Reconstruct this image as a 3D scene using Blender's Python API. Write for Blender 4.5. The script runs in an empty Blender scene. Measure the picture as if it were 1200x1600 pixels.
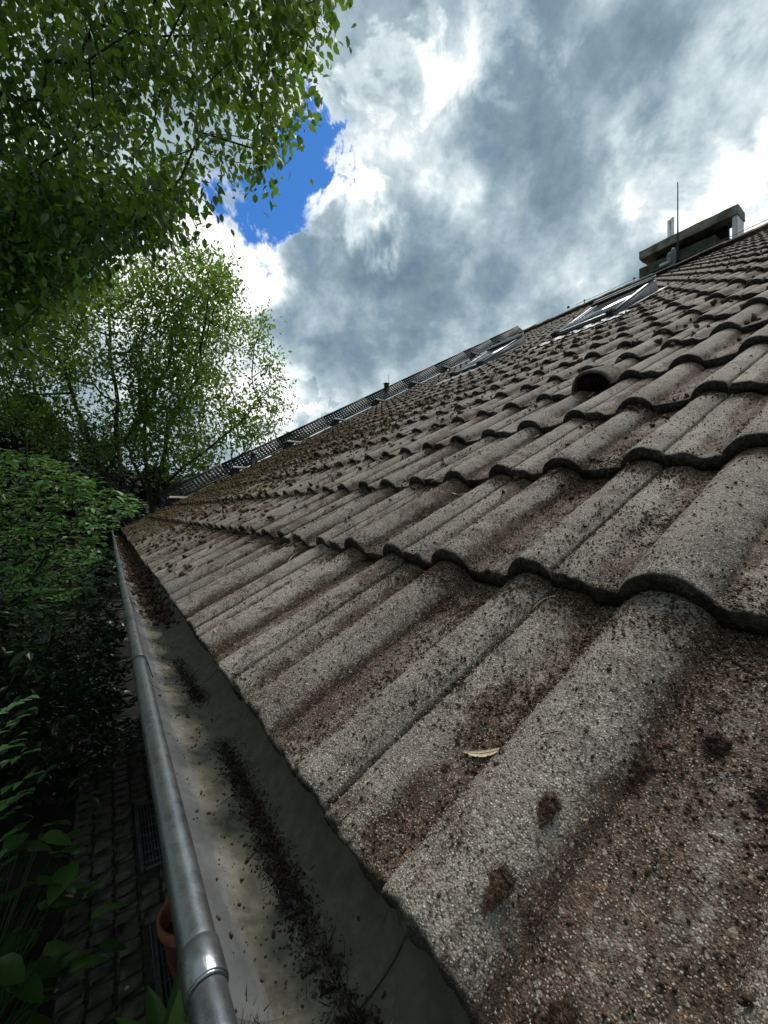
import bpy, math
import numpy as np
from mathutils import Vector

# ------------------------------------------------------------------ camera, world, sun
rad = math.radians
SC = bpy.context.scene
COL = SC.collection
YAW = rad(33.95); FPX = 640.0
CAMZ = 2.60                      # camera height over the yard
cam = bpy.data.cameras.new('camera')
cam.sensor_fit = 'AUTO'; cam.sensor_width = 36.0
cam.lens = 36.0 * FPX / 1600.0
cam.clip_start = 0.01; cam.clip_end = 3000
cam.dof.use_dof = False
camo = bpy.data.objects.new('camera', cam); COL.objects.link(camo)
camo.location = (0, 0, CAMZ); camo.rotation_euler = (rad(90.0), 0, -YAW)
SC.camera = camo
SC.view_settings.view_transform = 'Standard'
SC.view_settings.look = 'None'
SC.view_settings.exposure = 0.84
SC.view_settings.gamma = 1.0
SC.view_settings.use_curve_mapping = False
SC.cycles.max_bounces = 8
SC.cycles.transparent_max_bounces = 8
SC.cycles.caustics_reflective = False
SC.cycles.caustics_refractive = False

FW = np.array([math.sin(YAW), math.cos(YAW), 0.0]); RT = np.array([math.cos(YAW), -math.sin(YAW), 0.0]); UP = np.array([0, 0, 1.0])
def ray(x, y): return FW + (x - 600) / FPX * RT - (y - 800) / FPX * UP
def unit(v): v = np.asarray(v, float); return v / np.linalg.norm(v)

SUN_EL, SUN_AZ = 60.0, 68.0       # azimuth clockwise from +Y towards +X
sun = bpy.data.lights.new('sun', 'SUN'); sun.energy = 1.6; sun.angle = rad(26); sun.color = (1.0, 0.95, 0.88)
suno = bpy.data.objects.new('sun', sun); COL.objects.link(suno)
sd = Vector((math.sin(rad(SUN_AZ)) * math.cos(rad(SUN_EL)), math.cos(rad(SUN_AZ)) * math.cos(rad(SUN_EL)), math.sin(rad(SUN_EL))))
suno.rotation_euler = sd.to_track_quat('Z', 'Y').to_euler()

class NT:
    """small node-tree writer"""
    def __init__(s, tree): s.t = tree; s.n = tree.nodes; s.l = tree.links
    def put(s, sock, v):
        if isinstance(v, bpy.types.NodeSocket): s.l.new(v, sock)
        elif v is not None:
            try: sock.default_value = v
            except Exception: sock.default_value = (*v, 1.0)
    def node(s, typ, ins=None, **props):
        n = s.n.new(typ)
        for k, v in props.items(): setattr(n, k, v)
        for k, v in (ins or {}).items(): s.put(n.inputs[k], v)
        return n
    def math(s, op, a, b=None, c=None, clamp=False):
        n = s.n.new('ShaderNodeMath'); n.operation = op; n.use_clamp = clamp
        s.put(n.inputs[0], a)
        if b is not None: s.put(n.inputs[1], b)
        if c is not None: s.put(n.inputs[2], c)
        return n.outputs[0]
    def vmath(s, op, a, b=None):
        n = s.n.new('ShaderNodeVectorMath'); n.operation = op
        s.put(n.inputs[0], a)
        if b is not None: s.put(n.inputs[1], b)
        return n.outputs['Value'] if op in ('DOT_PRODUCT', 'LENGTH') else n.outputs['Vector']
    def noise(s, vec, scale, detail=4, rough=.5, dist=0.0):
        n = s.node('ShaderNodeTexNoise', {'Vector': vec, 'Scale': scale, 'Detail': detail, 'Roughness': rough, 'Distortion': dist})
        return n.outputs['Fac']
    def step(s, v, lo, hi, a=0.0, b=1.0):
        n = s.node('ShaderNodeMapRange', {'Value': v, 'From Min': lo, 'From Max': hi, 'To Min': a, 'To Max': b})
        n.interpolation_type = 'SMOOTHSTEP'; n.clamp = True
        return n.outputs['Result']
    def mix(s, f, a, b, blend='MIX'):
        n = s.n.new('ShaderNodeMix'); n.data_type = 'RGBA'; n.blend_type = blend
        s.put(n.inputs[0], f); s.put(n.inputs[6], a if isinstance(a, bpy.types.NodeSocket) else (*a, 1) if len(a) == 3 else a)
        s.put(n.inputs[7], b if isinstance(b, bpy.types.NodeSocket) else (*b, 1) if len(b) == 3 else b)
        return n.outputs[2]
    def ramp(s, v, stops, interp='LINEAR'):
        n = s.n.new('ShaderNodeValToRGB'); s.put(n.inputs[0], v); e = n.color_ramp.elements
        n.color_ramp.interpolation = interp
        while len(e) < len(stops): e.new(0.5)
        for i, (p, c) in enumerate(stops):
            e[i].position = p; e[i].color = (*c, 1) if not isinstance(c, (int, float)) else (c, c, c, 1)
        return n.outputs[0]

# ---- sky: Nishita blue behind a broken cloud deck
world = bpy.data.worlds.new('World'); SC.world = world; world.use_nodes = True
world.node_tree.nodes.clear()
w = NT(world.node_tree)
sky = w.n.new('ShaderNodeTexSky'); sky.sky_type = 'NISHITA'; sky.sun_disc = False
sky.sun_elevation = rad(SUN_EL); sky.sun_rotation = rad(SUN_AZ); sky.air_density = 1.0; sky.dust_density = 0.3; sky.ozone_density = 2.5
gd = w.node('ShaderNodeTexCoord').outputs['Generated']
def blob(px, py, r0, r1, stretch=None):
    c = unit(ray(px, py))
    d = w.vmath('DOT_PRODUCT', gd, tuple(c))
    wob = w.math('MULTIPLY', w.math('SUBTRACT', wobn, .5), 0.035)
    return w.step(w.math('ADD', d, wob), math.cos(rad(r1)), math.cos(rad(r0)))
wobn = w.noise(gd, 7.0, 5, .6, 0.3)
warp = w.node('ShaderNodeTexNoise', {'Vector': gd, 'Scale': 2.2, 'Detail': 3.0}).outputs['Color']
sep = w.node('ShaderNodeSeparateXYZ', {0: gd})
zc = w.math('ADD', w.math('MAXIMUM', sep.outputs[2], 0.0), 0.28)
flat = w.node('ShaderNodeCombineXYZ', {0: w.math('DIVIDE', sep.outputs[0], zc), 1: w.math('DIVIDE', sep.outputs[1], zc), 2: w.math('MULTIPLY', sep.outputs[2], 1.5)}).outputs[0]
wv = w.vmath('SCALE', w.vmath('SUBTRACT', warp, (.5, .5, .5)), None)
wv.node.inputs['Scale'].default_value = 0.28
fp = w.vmath('ADD', flat, wv)
n_big = w.noise(gd, 2.1, 6, .5, 0.1)
n_mid = w.math('ADD', w.math('MULTIPLY', w.noise(fp, 3.4, 9, .60, 0.05), .35), w.math('MULTIPLY', w.noise(gd, 4.6, 9, .58, 0.12), .65))
n_fine = w.noise(gd, 10.0, 8, .62, 0.15)
def add(*a):
    r = a[0]
    for x in a[1:]: r = w.math('ADD', r, x)
    return r
def sc(x, k): return w.math('MULTIPLY', x, k)
# cover: 1 = cloud. Blue openings near the two gaps seen beside the tree
cov = add(w.step(w.noise(gd, 1.6, 6, .5, .1), .05, .28),
          sc(blob(388, 325, .8, 6.5), -1.1), sc(blob(516, 225, .3, 4.6), -.9), sc(blob(585, 95, .5, 5.5), .8), sc(blob(590, 215, .3, 3), .35), sc(blob(30, 360, 1, 7), -.8), sc(blob(470, 300, 1, 4), -.45),
          sc(w.math('SUBTRACT', n_fine, .5), .9), sc(w.math('SUBTRACT', n_mid, .5), .9))
cov = w.step(cov, .05, .95)
# brightness of the cloud underside
br = add(0.455, sc(w.math('SUBTRACT', n_big, .5), .50), sc(w.math('SUBTRACT', n_mid, .5), 2.0), sc(w.math('SUBTRACT', n_fine, .5), .95),
         sc(blob(545, 345, 1, 6), .45), sc(blob(350, 390, 2, 9), .45), sc(blob(620, 150, .3, 4), .22), sc(blob(750, 60, .5, 6), .32), sc(blob(720, 230, .5, 6), .15),
         sc(blob(1110, 200, .5, 9), .42), sc(blob(1180, 300, .5, 6), .25), sc(blob(1170, 60, 1, 10), -.2), sc(blob(430, 650, 2, 10), .28), sc(blob(300, 500, 3, 14), .3),
         sc(blob(480, 240, 1, 6), .15), sc(blob(900, 420, 3, 14), -.12), sc(blob(560, 480, 3, 14), -.16), sc(blob(860, 120, 3, 12), -.12),
         sc(blob(480, 630, .5, 2.5), -.2), sc(blob(610, 50, 2, 9), -.30), sc(blob(1150, 150, 1, 8), -.12))
br = add(br, sc(w.step(cov, 1.0, .45), .22))
cc = w.ramp(br, [(0.0, (.085, .128, .165)), (.25, (.140, .198, .238)), (.46, (.240, .305, .338)), (.66, (.405, .465, .485)), (.84, (.66, .68, .675)), (1.0, (.86, .86, .85))])
bg1 = w.node('ShaderNodeBackground', {'Color': w.mix(1.0, sky.outputs[0], (.22, .50, .80), 'MULTIPLY'), 'Strength': 0.1})
bg2 = w.node('ShaderNodeBackground', {'Color': cc, 'Strength': 1.0})
ms = w.n.new('ShaderNodeMixShader'); w.put(ms.inputs[0], cov); w.l.new(bg1.outputs[0], ms.inputs[1]); w.l.new(bg2.outputs[0], ms.inputs[2])
wo = w.n.new('ShaderNodeOutputWorld'); w.l.new(ms.outputs[0], wo.inputs['Surface'])

# ------------------------------------------------------------------ helpers
def new_mat(name):
    m = bpy.data.materials.new(name); m.use_nodes = True; m.node_tree.nodes.clear()
    t = NT(m.node_tree)
    out = t.n.new('ShaderNodeOutputMaterial')
    return m, t, out
def principled(t, out, col, rough=.8, metal=0.0, bump=None, bdist=.002, bstr=1.0, spec=.4):
    b = t.node('ShaderNodeBsdfPrincipled', {'Base Color': col if isinstance(col, bpy.types.NodeSocket) else (*col, 1), 'Roughness': rough, 'Metallic': metal, 'Specular IOR Level': spec})
    if bump is not None:
        bn = t.node('ShaderNodeBump', {'Height': bump, 'Strength': bstr, 'Distance': bdist})
        t.l.new(bn.outputs[0], b.inputs['Normal'])
    t.l.new(b.outputs[0], out.inputs['Surface'])
    return b
def pos(t): return t.node('ShaderNodeNewGeometry').outputs['Position']
def simple(name, c1, c2, scale=8., rough=.8, metal=0., bscale=60., bdist=.002, spec=.4, bstr=.6):
    m, t, out = new_mat(name); p = pos(t)
    c = t.mix(t.step(t.noise(p, scale, 6, .62), .32, .68), c1, c2)
    principled(t, out, c, rough, metal, t.noise(p, bscale, 5, .6), bdist, bstr, spec)
    return m
def leaf_mat(name, dark, light, gloss=.35, trans=.35, tcol=(.16, .26, .03)):
    m, t, out = new_mat(name)
    r = t.node('ShaderNodeAttribute', attribute_name='rnd').outputs['Fac']
    c = t.mix(r, dark, light)
    tc = t.mix(r, tuple(x * .55 for x in tcol), tcol)
    b = t.node('ShaderNodeBsdfPrincipled', {'Base Color': c, 'Roughness': gloss, 'Specular IOR Level': .35})
    tr = t.node('ShaderNodeBsdfTranslucent', {'Color': tc})
    mx = t.n.new('ShaderNodeMixShader'); mx.inputs[0].default_value = trans
    t.l.new(b.outputs[0], mx.inputs[1]); t.l.new(tr.outputs[0], mx.inputs[2]); t.l.new(mx.outputs[0], out.inputs['Surface'])
    return m

def mesh_np(name, V, F, mat=None, smooth=False, attrs=None, mats=None, fmat=None):
    """V (n,3), F list/array of equal-length faces or list of arrays"""
    me = bpy.data.meshes.new(name)
    V = np.asarray(V, np.float32)
    groups = F if isinstance(F, list) else [F]
    groups = [np.asarray(g, np.int32) for g in groups if len(g)]
    loops = np.concatenate([g.ravel() for g in groups])
    tot = np.concatenate([np.full(len(g), g.shape[1], np.int32) for g in groups])
    start = np.concatenate([[0], np.cumsum(tot)[:-1]]).astype(np.int32)
    me.vertices.add(len(V)); me.vertices.foreach_set('co', V.ravel())
    me.loops.add(len(loops)); me.loops.foreach_set('vertex_index', loops)
    me.polygons.add(len(tot)); me.polygons.foreach_set('loop_start', start); me.polygons.foreach_set('loop_total', tot)
    me.update(calc_edges=True)
    if smooth: me.polygons.foreach_set('use_smooth', np.ones(len(tot), bool))
    for k, v in (attrs or {}).items():
        a = me.attributes.new(k, 'FLOAT', 'POINT'); a.data.foreach_set('value', np.asarray(v, np.float32))
    if mats:
        for m in mats: me.materials.append(m)
        if fmat is not None: me.polygons.foreach_set('material_index', np.asarray(fmat, np.int32))
    elif mat: me.materials.append(mat)
    me.validate()
    return me
def obj(name, me, parent=None, loc=None, rot=None):
    o = bpy.data.objects.new(name, me); COL.objects.link(o)
    if parent is not None: o.parent = parent
    if loc is not None: o.location = loc
    if rot is not None: o.rotation_euler = rot
    return o
def tag(o, label=None, cat=None, group=None, kind=None):
    if label: o['label'] = label
    if cat: o['category'] = cat
    if group: o['group'] = group
    if kind: o['kind'] = kind
    return o

class MB:
    """collects boxes and tubes, then links them as one mesh"""
    def __init__(s): s.v = []; s.q = []; s.t = []; s.n = 0
    def raw(s, V, Q=None, T=None):
        V = np.asarray(V, float)
        s.v.append(V)
        if Q is not None and len(Q): s.q.append(np.asarray(Q) + s.n)
        if T is not None and len(T): s.t.append(np.asarray(T) + s.n)
        s.n += len(V)
    def box(s, c, size, ax=None, bev=0.0):
        """c centre, size full extents, ax 3 axis vectors"""
        ax = np.eye(3) if ax is None else np.array(ax, float)
        h = np.array(size, float) / 2
        if bev <= 0:
            S = np.array([[i, j, k] for i in (-1, 1) for j in (-1, 1) for k in (-1, 1)], float)
            V = np.array(c) + (S * h) @ ax
            s.raw(V, [[0, 1, 3, 2], [4, 6, 7, 5], [0, 4, 5, 1], [2, 3, 7, 6], [0, 2, 6, 4], [1, 5, 7, 3]])
        else:
            b = min(bev, h.min() * .45); V = []; idx = {}
            for i in (-1, 1):
                for j in (-1, 1):
                    for k in (-1, 1):
                        for a in range(3):
                            p = np.array([i, j, k], float) * (h - b); p[a] += (i, j, k)[a] * b
                            idx[(i, j, k, a)] = len(V); V.append(p)
            Q = []; T = []
            for a in range(3):
                o = [x for x in range(3) if x != a]
                for sg in (-1, 1):
                    def K(u, v_):
                        t = [0, 0, 0]; t[a] = sg; t[o[0]] = u; t[o[1]] = v_; return idx[(*t, a)]
                    Q.append([K(-1, -1), K(1, -1), K(1, 1), K(-1, 1)])
            for a in range(3):
                o = [x for x in range(3) if x != a]
                for u in (-1, 1):
                    for v_ in (-1, 1):
                        def K(e, f):
                            t = [0, 0, 0]; t[a] = e; t[o[0]] = u; t[o[1]] = v_; return idx[(*t, f)]
                        Q.append([K(-1, o[0]), K(1, o[0]), K(1, o[1]), K(-1, o[1])])
            for i in (-1, 1):
                for j in (-1, 1):
                    for k in (-1, 1): T.append([idx[(i, j, k, 0)], idx[(i, j, k, 1)], idx[(i, j, k, 2)]])
            s.raw(np.array(c) + np.array(V) @ ax, Q, T)
    def tube(s, P, R, n=8, cap=True):
        P = np.array(P, float); R = np.broadcast_to(np.array(R, float), (len(P),))
        T = np.gradient(P, axis=0); T /= np.linalg.norm(T, axis=1)[:, None] + 1e-12
        ref = np.array([0, 0, 1.0]) if abs(T[0][2]) < .9 else np.array([1.0, 0, 0])
        A = np.cross(T, ref); A /= np.linalg.norm(A, axis=1)[:, None] + 1e-12
        B = np.cross(T, A)
        an = np.linspace(0, 2 * np.pi, n, endpoint=False)
        V = (P[:, None] + R[:, None, None] * (A[:, None] * np.cos(an)[None, :, None] + B[:, None] * np.sin(an)[None, :, None])).reshape(-1, 3)
        Q = [[i * n + j, i * n + (j + 1) % n, (i + 1) * n + (j + 1) % n, (i + 1) * n + j] for i in range(len(P) - 1) for j in range(n)]
        T3 = []
        if cap:
            V = np.vstack([V, P[0], P[-1]]); m = len(V)
            T3 = [[m - 2, (j + 1) % n, j] for j in range(n)] + [[m - 1, (len(P) - 1) * n + j, (len(P) - 1) * n + (j + 1) % n] for j in range(n)]
        s.raw(V, Q, T3)
    def lathe(s, prof, c, n=24):
        prof = np.array(prof, float); an = np.linspace(0, 2 * np.pi, n, endpoint=False)
        V = np.stack([c[0] + prof[:, None, 0] * np.cos(an), c[1] + prof[:, None, 0] * np.sin(an), c[2] + np.repeat(prof[:, 1:2], n, 1)], -1).reshape(-1, 3)
        s.raw(V, [[i * n + j, i * n + (j + 1) % n, (i + 1) * n + (j + 1) % n, (i + 1) * n + j] for i in range(len(prof) - 1) for j in range(n)])
    def build(s, name, mat, parent=None, smooth=False):
        F = []
        if s.q: F.append(np.concatenate(s.q))
        if s.t: F.append(np.concatenate(s.t))
        return obj(name, mesh_np(name, np.concatenate(s.v), F, mat, smooth), parent)

def hash3(i, j, k, seed):
    n = (i * 374761393 + j * 668265263 + k * 2147483647 + seed * 1274126177) & 0xFFFFFFFF
    n = ((n ^ (n >> 13)) * 1274126177) & 0xFFFFFFFF
    n = n ^ (n >> 16)
    return (n & 0xFFFF) / 65535.0
def vnoise(P, scale, seed=0):
    """value noise, P (...,2 or 3) -> [-1,1]"""
    P = np.asarray(P, float) * scale
    if P.shape[-1] == 2: P = np.concatenate([P, np.zeros(P.shape[:-1] + (1,))], -1)
    I = np.floor(P).astype(np.int64); f = P - I; f = f * f * (3 - 2 * f)
    r = 0
    for dx in (0, 1):
        for dy in (0, 1):
            for dz in (0, 1):
                wgt = (f[..., 0] if dx else 1 - f[..., 0]) * (f[..., 1] if dy else 1 - f[..., 1]) * (f[..., 2] if dz else 1 - f[..., 2])
                r = r + wgt * hash3(I[..., 0] + dx, I[..., 1] + dy, I[..., 2] + dz, seed)
    return r * 2 - 1
def fbm(P, scale, oct=4, seed=0):
    r = 0; a = 1; tot = 0
    for o in range(oct):
        r = r + a * vnoise(P, scale * 2 ** o, seed + o * 17); tot += a; a *= .5
    return r / tot
RNG = np.random.default_rng(7)

# ------------------------------------------------------------------ roof frame
PITCH = rad(29.0); CP, SP = math.cos(PITCH), math.sin(PITCH)
EAVE = np.array([0.149, 0.0, CAMZ - 0.248])
TW, TE, TL = 0.30, 0.340, 0.42   # tile cover width, exposure, length
DROP = 0.024 / TE
NROW = 28; C0, C1 = -5, 21       # tile columns: groove at Y = .30*c + .012
GO = -0.002
SRIDGE = 9.54
TX = np.array([0, 1.0, 0]); TS = np.array([CP, 0, SP]); TN = np.array([-SP, 0, CP])
def W(t, s, h=0.0):
    t, s, h = np.broadcast_arrays(np.asarray(t, float), s, h)
    return EAVE + t[..., None] * TX + s[..., None] * TS + h[..., None] * TN
Y_END = TW * (C1 + 1) + GO
Y_START = TW * C0 + GO

def sstep(x, a, b):
    u = np.clip((x - a) / (b - a), 0, 1); return u * u * (3 - 2 * u)
def prof(a):
    """height of the tile's upper face across its width, a from the groove"""
    a = np.asarray(a, float)
    u1 = np.where(a < .032, (a - .032) / .043, (a - .032) / .035); r1 = np.clip(1 - u1 ** 2, 0, 1) ** .74 * .0295
    r2 = np.clip(1 - ((a - .181) / .0425) ** 2, 0, 1) ** .74 * .0305
    led = sstep(a, .246, .268) * .012 + sstep(a, .272, .3) * .002
    soft = .0015 * np.exp(-((a - .105) / .03) ** 2)
    return np.maximum.reduce([r1, r2, led]) - soft
def surf_h(t, s):
    a = (t - GO) % TW; y = s % TE
    return prof(a) - DROP * y

# ------------------------------------------------------------------ materials
def tile_material(name, ridge=False):
    m, t, out = new_mat(name); p = pos(t)
    dirt = t.node('ShaderNodeAttribute', attribute_name='dirt').outputs['Fac']
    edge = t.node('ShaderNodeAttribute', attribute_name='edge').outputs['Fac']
    oi = t.node('ShaderNodeObjectInfo').outputs['Random']
    sx = t.node('ShaderNodeSeparateXYZ', {0: p})
    n1 = t.noise(p, 5.5, 6, .65); n2 = t.noise(p, 26., 6, .7); n3 = t.noise(p, 120., 4, .7)
    base = t.mix(t.step(n1, .3, .7), (.245, .208, .174), (.390, .340, .290))
    base = t.mix(t.math('MULTIPLY', oi, .35), base, (.19, .168, .15))
    base = t.mix(t.step(n2, .50, .72, 0, .5), base, (.36, .34, .285))
    base = t.mix(t.step(t.noise(p, 13., 8, .72), .47, .68, 0, .62), base, (.095, .082, .072))
    base = t.mix(t.step(t.noise(p, 42., 7, .75), .52, .72, 0, .5), base, (.105, .078, .060))
    # brown soil washed into the troughs, drawn out down the slope
    sl = t.node('ShaderNodeCombineXYZ', {0: sx.outputs[1], 1: t.math('MULTIPLY', t.vmath('DOT_PRODUCT', p, tuple(TS)), .28), 2: 0.0}).outputs[0]
    streak = t.noise(sl, 34., 7, .7)
    dm = t.math('ADD', dirt, t.math('MULTIPLY', t.math('SUBTRACT', t.noise(p, 13., 8, .8), .5), 2.4))
    dm = t.math('ADD', dm, t.math('MULTIPLY', t.math('SUBTRACT', streak, .5), 1.3))
    dm = t.math('ADD', dm, t.math('MULTIPLY', t.math('SUBTRACT', t.noise(p, 200., 4, .8), .5), 1.5))
    brown = t.mix(t.step(t.noise(p, 75., 6, .8), .35, .65), (.050, .027, .018), (.215, .128, .082))
    brown = t.mix(t.step(t.noise(p, 650., 2, .7), .42, .62), brown, (.030, .017, .012))
    dm = t.math('ADD', dm, t.math('MULTIPLY', t.step(sx.outputs[1], .6, 3.2), t.step(sx.outputs[0], 4.0, .8, .05, .38)))
    dm = t.math('ADD', dm, t.math('MULTIPLY', t.math('SUBTRACT', t.noise(p, 3.7, 3, .6), .5), 2.2))
    dmk = t.step(dm, -.06, .58, 0, .92)
    base = t.mix(dmk, base, brown)
    # exposed sand grains
    vor = t.node('ShaderNodeTexVoronoi', {'Vector': p, 'Scale': 700.0})
    vc = t.node('ShaderNodeSeparateColor', {0: vor.outputs['Color']})
    grain = t.math('MULTIPLY', t.step(vc.outputs[0], .78, .94), t.step(vor.outputs['Distance'], .55, .25))
    base = t.mix(t.math('MULTIPLY', t.step(vc.outputs[1], .40, .0), .85), base, (.040, .034, .030))
    base = t.mix(t.math('MULTIPLY', grain, t.math('SUBTRACT', .95, t.math('MULTIPLY', dmk, .45))), base, (.72, .66, .55))
    vor2 = t.node('ShaderNodeTexVoronoi', {'Vector': p, 'Scale': 420.0})
    vc2 = t.node('ShaderNodeSeparateColor', {0: vor2.outputs['Color']})
    base = t.mix(t.math('MULTIPLY', t.step(vc2.outputs[0], .97, .99), .35), base, (.62, .58, .50))
    # lichen discs
    vl = t.node('ShaderNodeTexVoronoi', {'Vector': p, 'Scale': 22.0})
    lm = t.math('MULTIPLY', t.step(vl.outputs['Distance'], .28, .18), t.step(n3, .45, .6))
    base = t.mix(t.math('MULTIPLY', lm, .28), base, (.33, .34, .28))
    # moss creeping in towards the far end
    mg = t.math('ADD', t.step(sx.outputs[1], 1.4, 4.6, -.20, .26), t.step(sx.outputs[0], .5, 4.0, .03, -.13))
    mo = t.math('ADD', mg, t.math('ADD', t.math('MULTIPLY', dirt, .12), t.noise(p, 7., 6, .68)))
    moss = t.mix(t.step(t.noise(p, 45., 4, .7), .35, .65), (.030, .020, .010), (.125, .090, .038))
    base = t.mix(t.step(mo, .60, .70, 0, .85), base, moss)
    # shade of the down-slope butt ends, painted near black into the colour
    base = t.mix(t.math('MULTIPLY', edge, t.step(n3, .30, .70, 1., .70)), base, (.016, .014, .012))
    hh = t.math('ADD', t.math('MULTIPLY', vor.outputs['Distance'], -.55), t.math('MULTIPLY', t.noise(p, 330., 3, .7), 1.3))
    hh = t.math('ADD', hh, t.math('MULTIPLY', n3, 1.4))
    principled(t, out, base, .88, 0., hh, .0016, 1.0, .3)
    return m
M_TILE = tile_material('weathered_concrete_tile')
M_SOIL = simple('brown_soil_crumb', (.026, .015, .010), (.110, .064, .042), 90., .95, 0, 400., .001)
M_SOILD = simple('black_leaf_mould', (.010, .007, .005), (.045, .030, .020), 60., .95, 0, 300., .001)
M_MOSS = simple('dry_moss', (.030, .020, .011), (.125, .085, .042), 30., .98, 0, 160., .003)
M_MOSSG = simple('olive_moss', (.034, .025, .010), (.125, .090, .026), 9., .98, 0, 160., .003)
M_MOSSB = simple('brown_moss_tuft', (.024, .014, .009), (.120, .068, .042), 120., .95, 0, 500., .001)
M_GRIT = simple('pale_grit', (.16, .145, .12), (.46, .42, .34), 500., .8, 0, 800., .0005)
M_CHAFF = simple('straw_coloured_litter', (.22, .15, .08), (.52, .44, .31), 200., .8, 0, 400., .0005)
M_DARKPLASTIC = simple('dark_plastic', (.012, .012, .013), (.03, .03, .03), 30., .6)
M_CONC = simple('mossy_concrete', (.075, .070, .058), (.26, .24, .20), 5., .92, 0, 70., .006)
M_CONCG = simple('green_stained_concrete', (.030, .036, .024), (.085, .09, .06), 6., .95, 0, 60., .006)
M_PALE = simple('pale_render', (.34, .34, .35), (.46, .46, .47), 4., .85, 0, 60., .002)
M_WALL = simple('off_white_render', (.42, .40, .36), (.56, .54, .49), 2., .9, 0, 90., .003)
M_WOOD = simple('dark_stained_wood', (.025, .016, .010), (.07, .045, .028), 9., .7)
M_DARK = simple('sooty_brick', (.010, .009, .009), (.028, .024, .022), 12., .95)
M_GREYM = simple('weathered_grey_metal', (.10, .105, .11), (.20, .205, .21), 7., .5, .6)
M_STEEL = simple('bright_steel', (.45, .45, .46), (.62, .62, .62), 12., .35, .9, bstr=.1)
M_ALU = simple('pale_aluminium', (.42, .43, .44), (.6, .61, .62), 6., .42, .7, bstr=.2)
M_APR = simple('dull_apron_metal', (.22, .225, .23), (.36, .36, .36), 6., .6, .2)
M_LEADGREY = simple('grey_flashing', (.075, .08, .085), (.15, .155, .16), 6., .55, .3)
M_TERRA = simple('terracotta', (.20, .07, .035), (.32, .12, .065), 14., .85)
M_EARTH = simple('dark_garden_soil', (.008, .006, .004), (.022, .016, .011), 12., .98, 0, 60., .01)
M_COB = simple('grey_cobble', (.050, .045, .038), (.145, .13, .11), 9., .8, 0, 60., .004)
M_SAND = simple('paving_joint_sand', (.015, .014, .012), (.045, .04, .033), 20., .95)
M_BARK = simple('dark_bark', (.016, .013, .010), (.05, .042, .033), 18., .92, 0, 60., .01)
M_FEATHER = simple('cream_feather_vane', (.50, .38, .22), (.72, .62, .45), 300., .6, 0, 900., .0003)
M_QUILL = simple('pale_feather_quill', (.62, .52, .36), (.75, .68, .52), 50., .45)

def zinc_material(name, inner):
    m, t, out = new_mat(name); p = pos(t)
    n1 = t.noise(p, 9., 7, .65); n2 = t.noise(p, 60., 5, .7)
    mp = t.node('ShaderNodeMapping', {'Vector': p, 'Scale': (160., 9., 160.)}).outputs[0]
    scr = t.noise(mp, 1.0, 5, .7)
    c = t.mix(t.step(n1, .3, .7), (.20, .215, .225), (.36, .375, .385))
    c = t.mix(t.step(n2, .55, .72, 0, .5), c, (.13, .125, .11))
    rough = t.step(n2, .3, .7, .24, .42); metal = .85
    if inner:
        sep_ = t.node('ShaderNodeSeparateXYZ', {0: p})
        z = sep_.outputs[2]; zb = CAMZ - .337
        x = sep_.outputs[0]
        # silt film near the sole of the gutter; colour goes darker towards the house side
        tide = t.noise(t.node('ShaderNodeMapping', {'Vector': p, 'Scale': (1., .12, 1.)}).outputs[0], 110., 6, .7)
        f = t.math('ADD', t.step(x, .062, .100), t.math('MULTIPLY', t.math('SUBTRACT', t.noise(p, 55., 8, .8), .5), .8))
        f = t.math('ADD', f, t.math('MULTIPLY', t.math('SUBTRACT', tide, .5), 1.1))
        f = t.step(f, .35, .95)
        film = t.mix(t.step(t.noise(p, 40., 6, .7), .35, .65), (.075, .072, .050), (.185, .172, .125))
        c = t.mix(f, t.mix(.35, c, (.215, .215, .21)), film)
        f2 = t.math('ADD', t.step(x, .100, .135), t.math('MULTIPLY', t.math('SUBTRACT', t.noise(p, 70., 8, .8), .5), 1.3))
        f2 = t.step(f2, .60, 1.1, 0, .75)
        c = t.mix(f2, c, t.mix(t.noise(p, 90., 5, .7), (.035, .030, .021), (.105, .092, .064)))
        metal = t.math('MULTIPLY', t.math('SUBTRACT', 1.0, f), .55)
        rough = t.math('ADD', rough, t.math('MULTIPLY', f, .35))
    else:
        c = t.mix(t.step(n1, .45, .7, 0, .6), c, (.15, .14, .115))
    # bird-lime and paint spatter
    sp = t.math('MULTIPLY', t.step(t.noise(p, 130., 3, .6), .70, .74), t.step(t.noise(p, 14., 3, .5), .56, .62))
    c = t.mix(sp, c, (.62, .60, .52))
    principled(t, out, c, rough, metal, t.math('ADD', t.math('MULTIPLY', scr, .5), t.math('MULTIPLY', n2, .8)), .0006, .7, .5)
    return m
M_ZINC = zinc_material('weathered_zinc', False)
M_ZINCI = zinc_material('silted_zinc', True)
m, t, out = new_mat('roof_window_glass')
M_GLASS = m
principled(t, out, (.06, .07, .075), .12, 0, t.noise(pos(t), 3., 2), .001, .2, .9)

# ================================================================== THE HOUSE
house = tag(obj('house', None, None, (0, 0, 0)), 'house seen from its eaves, mossy grey concrete tile roof rising to a ridge with chimney', 'house')

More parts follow.
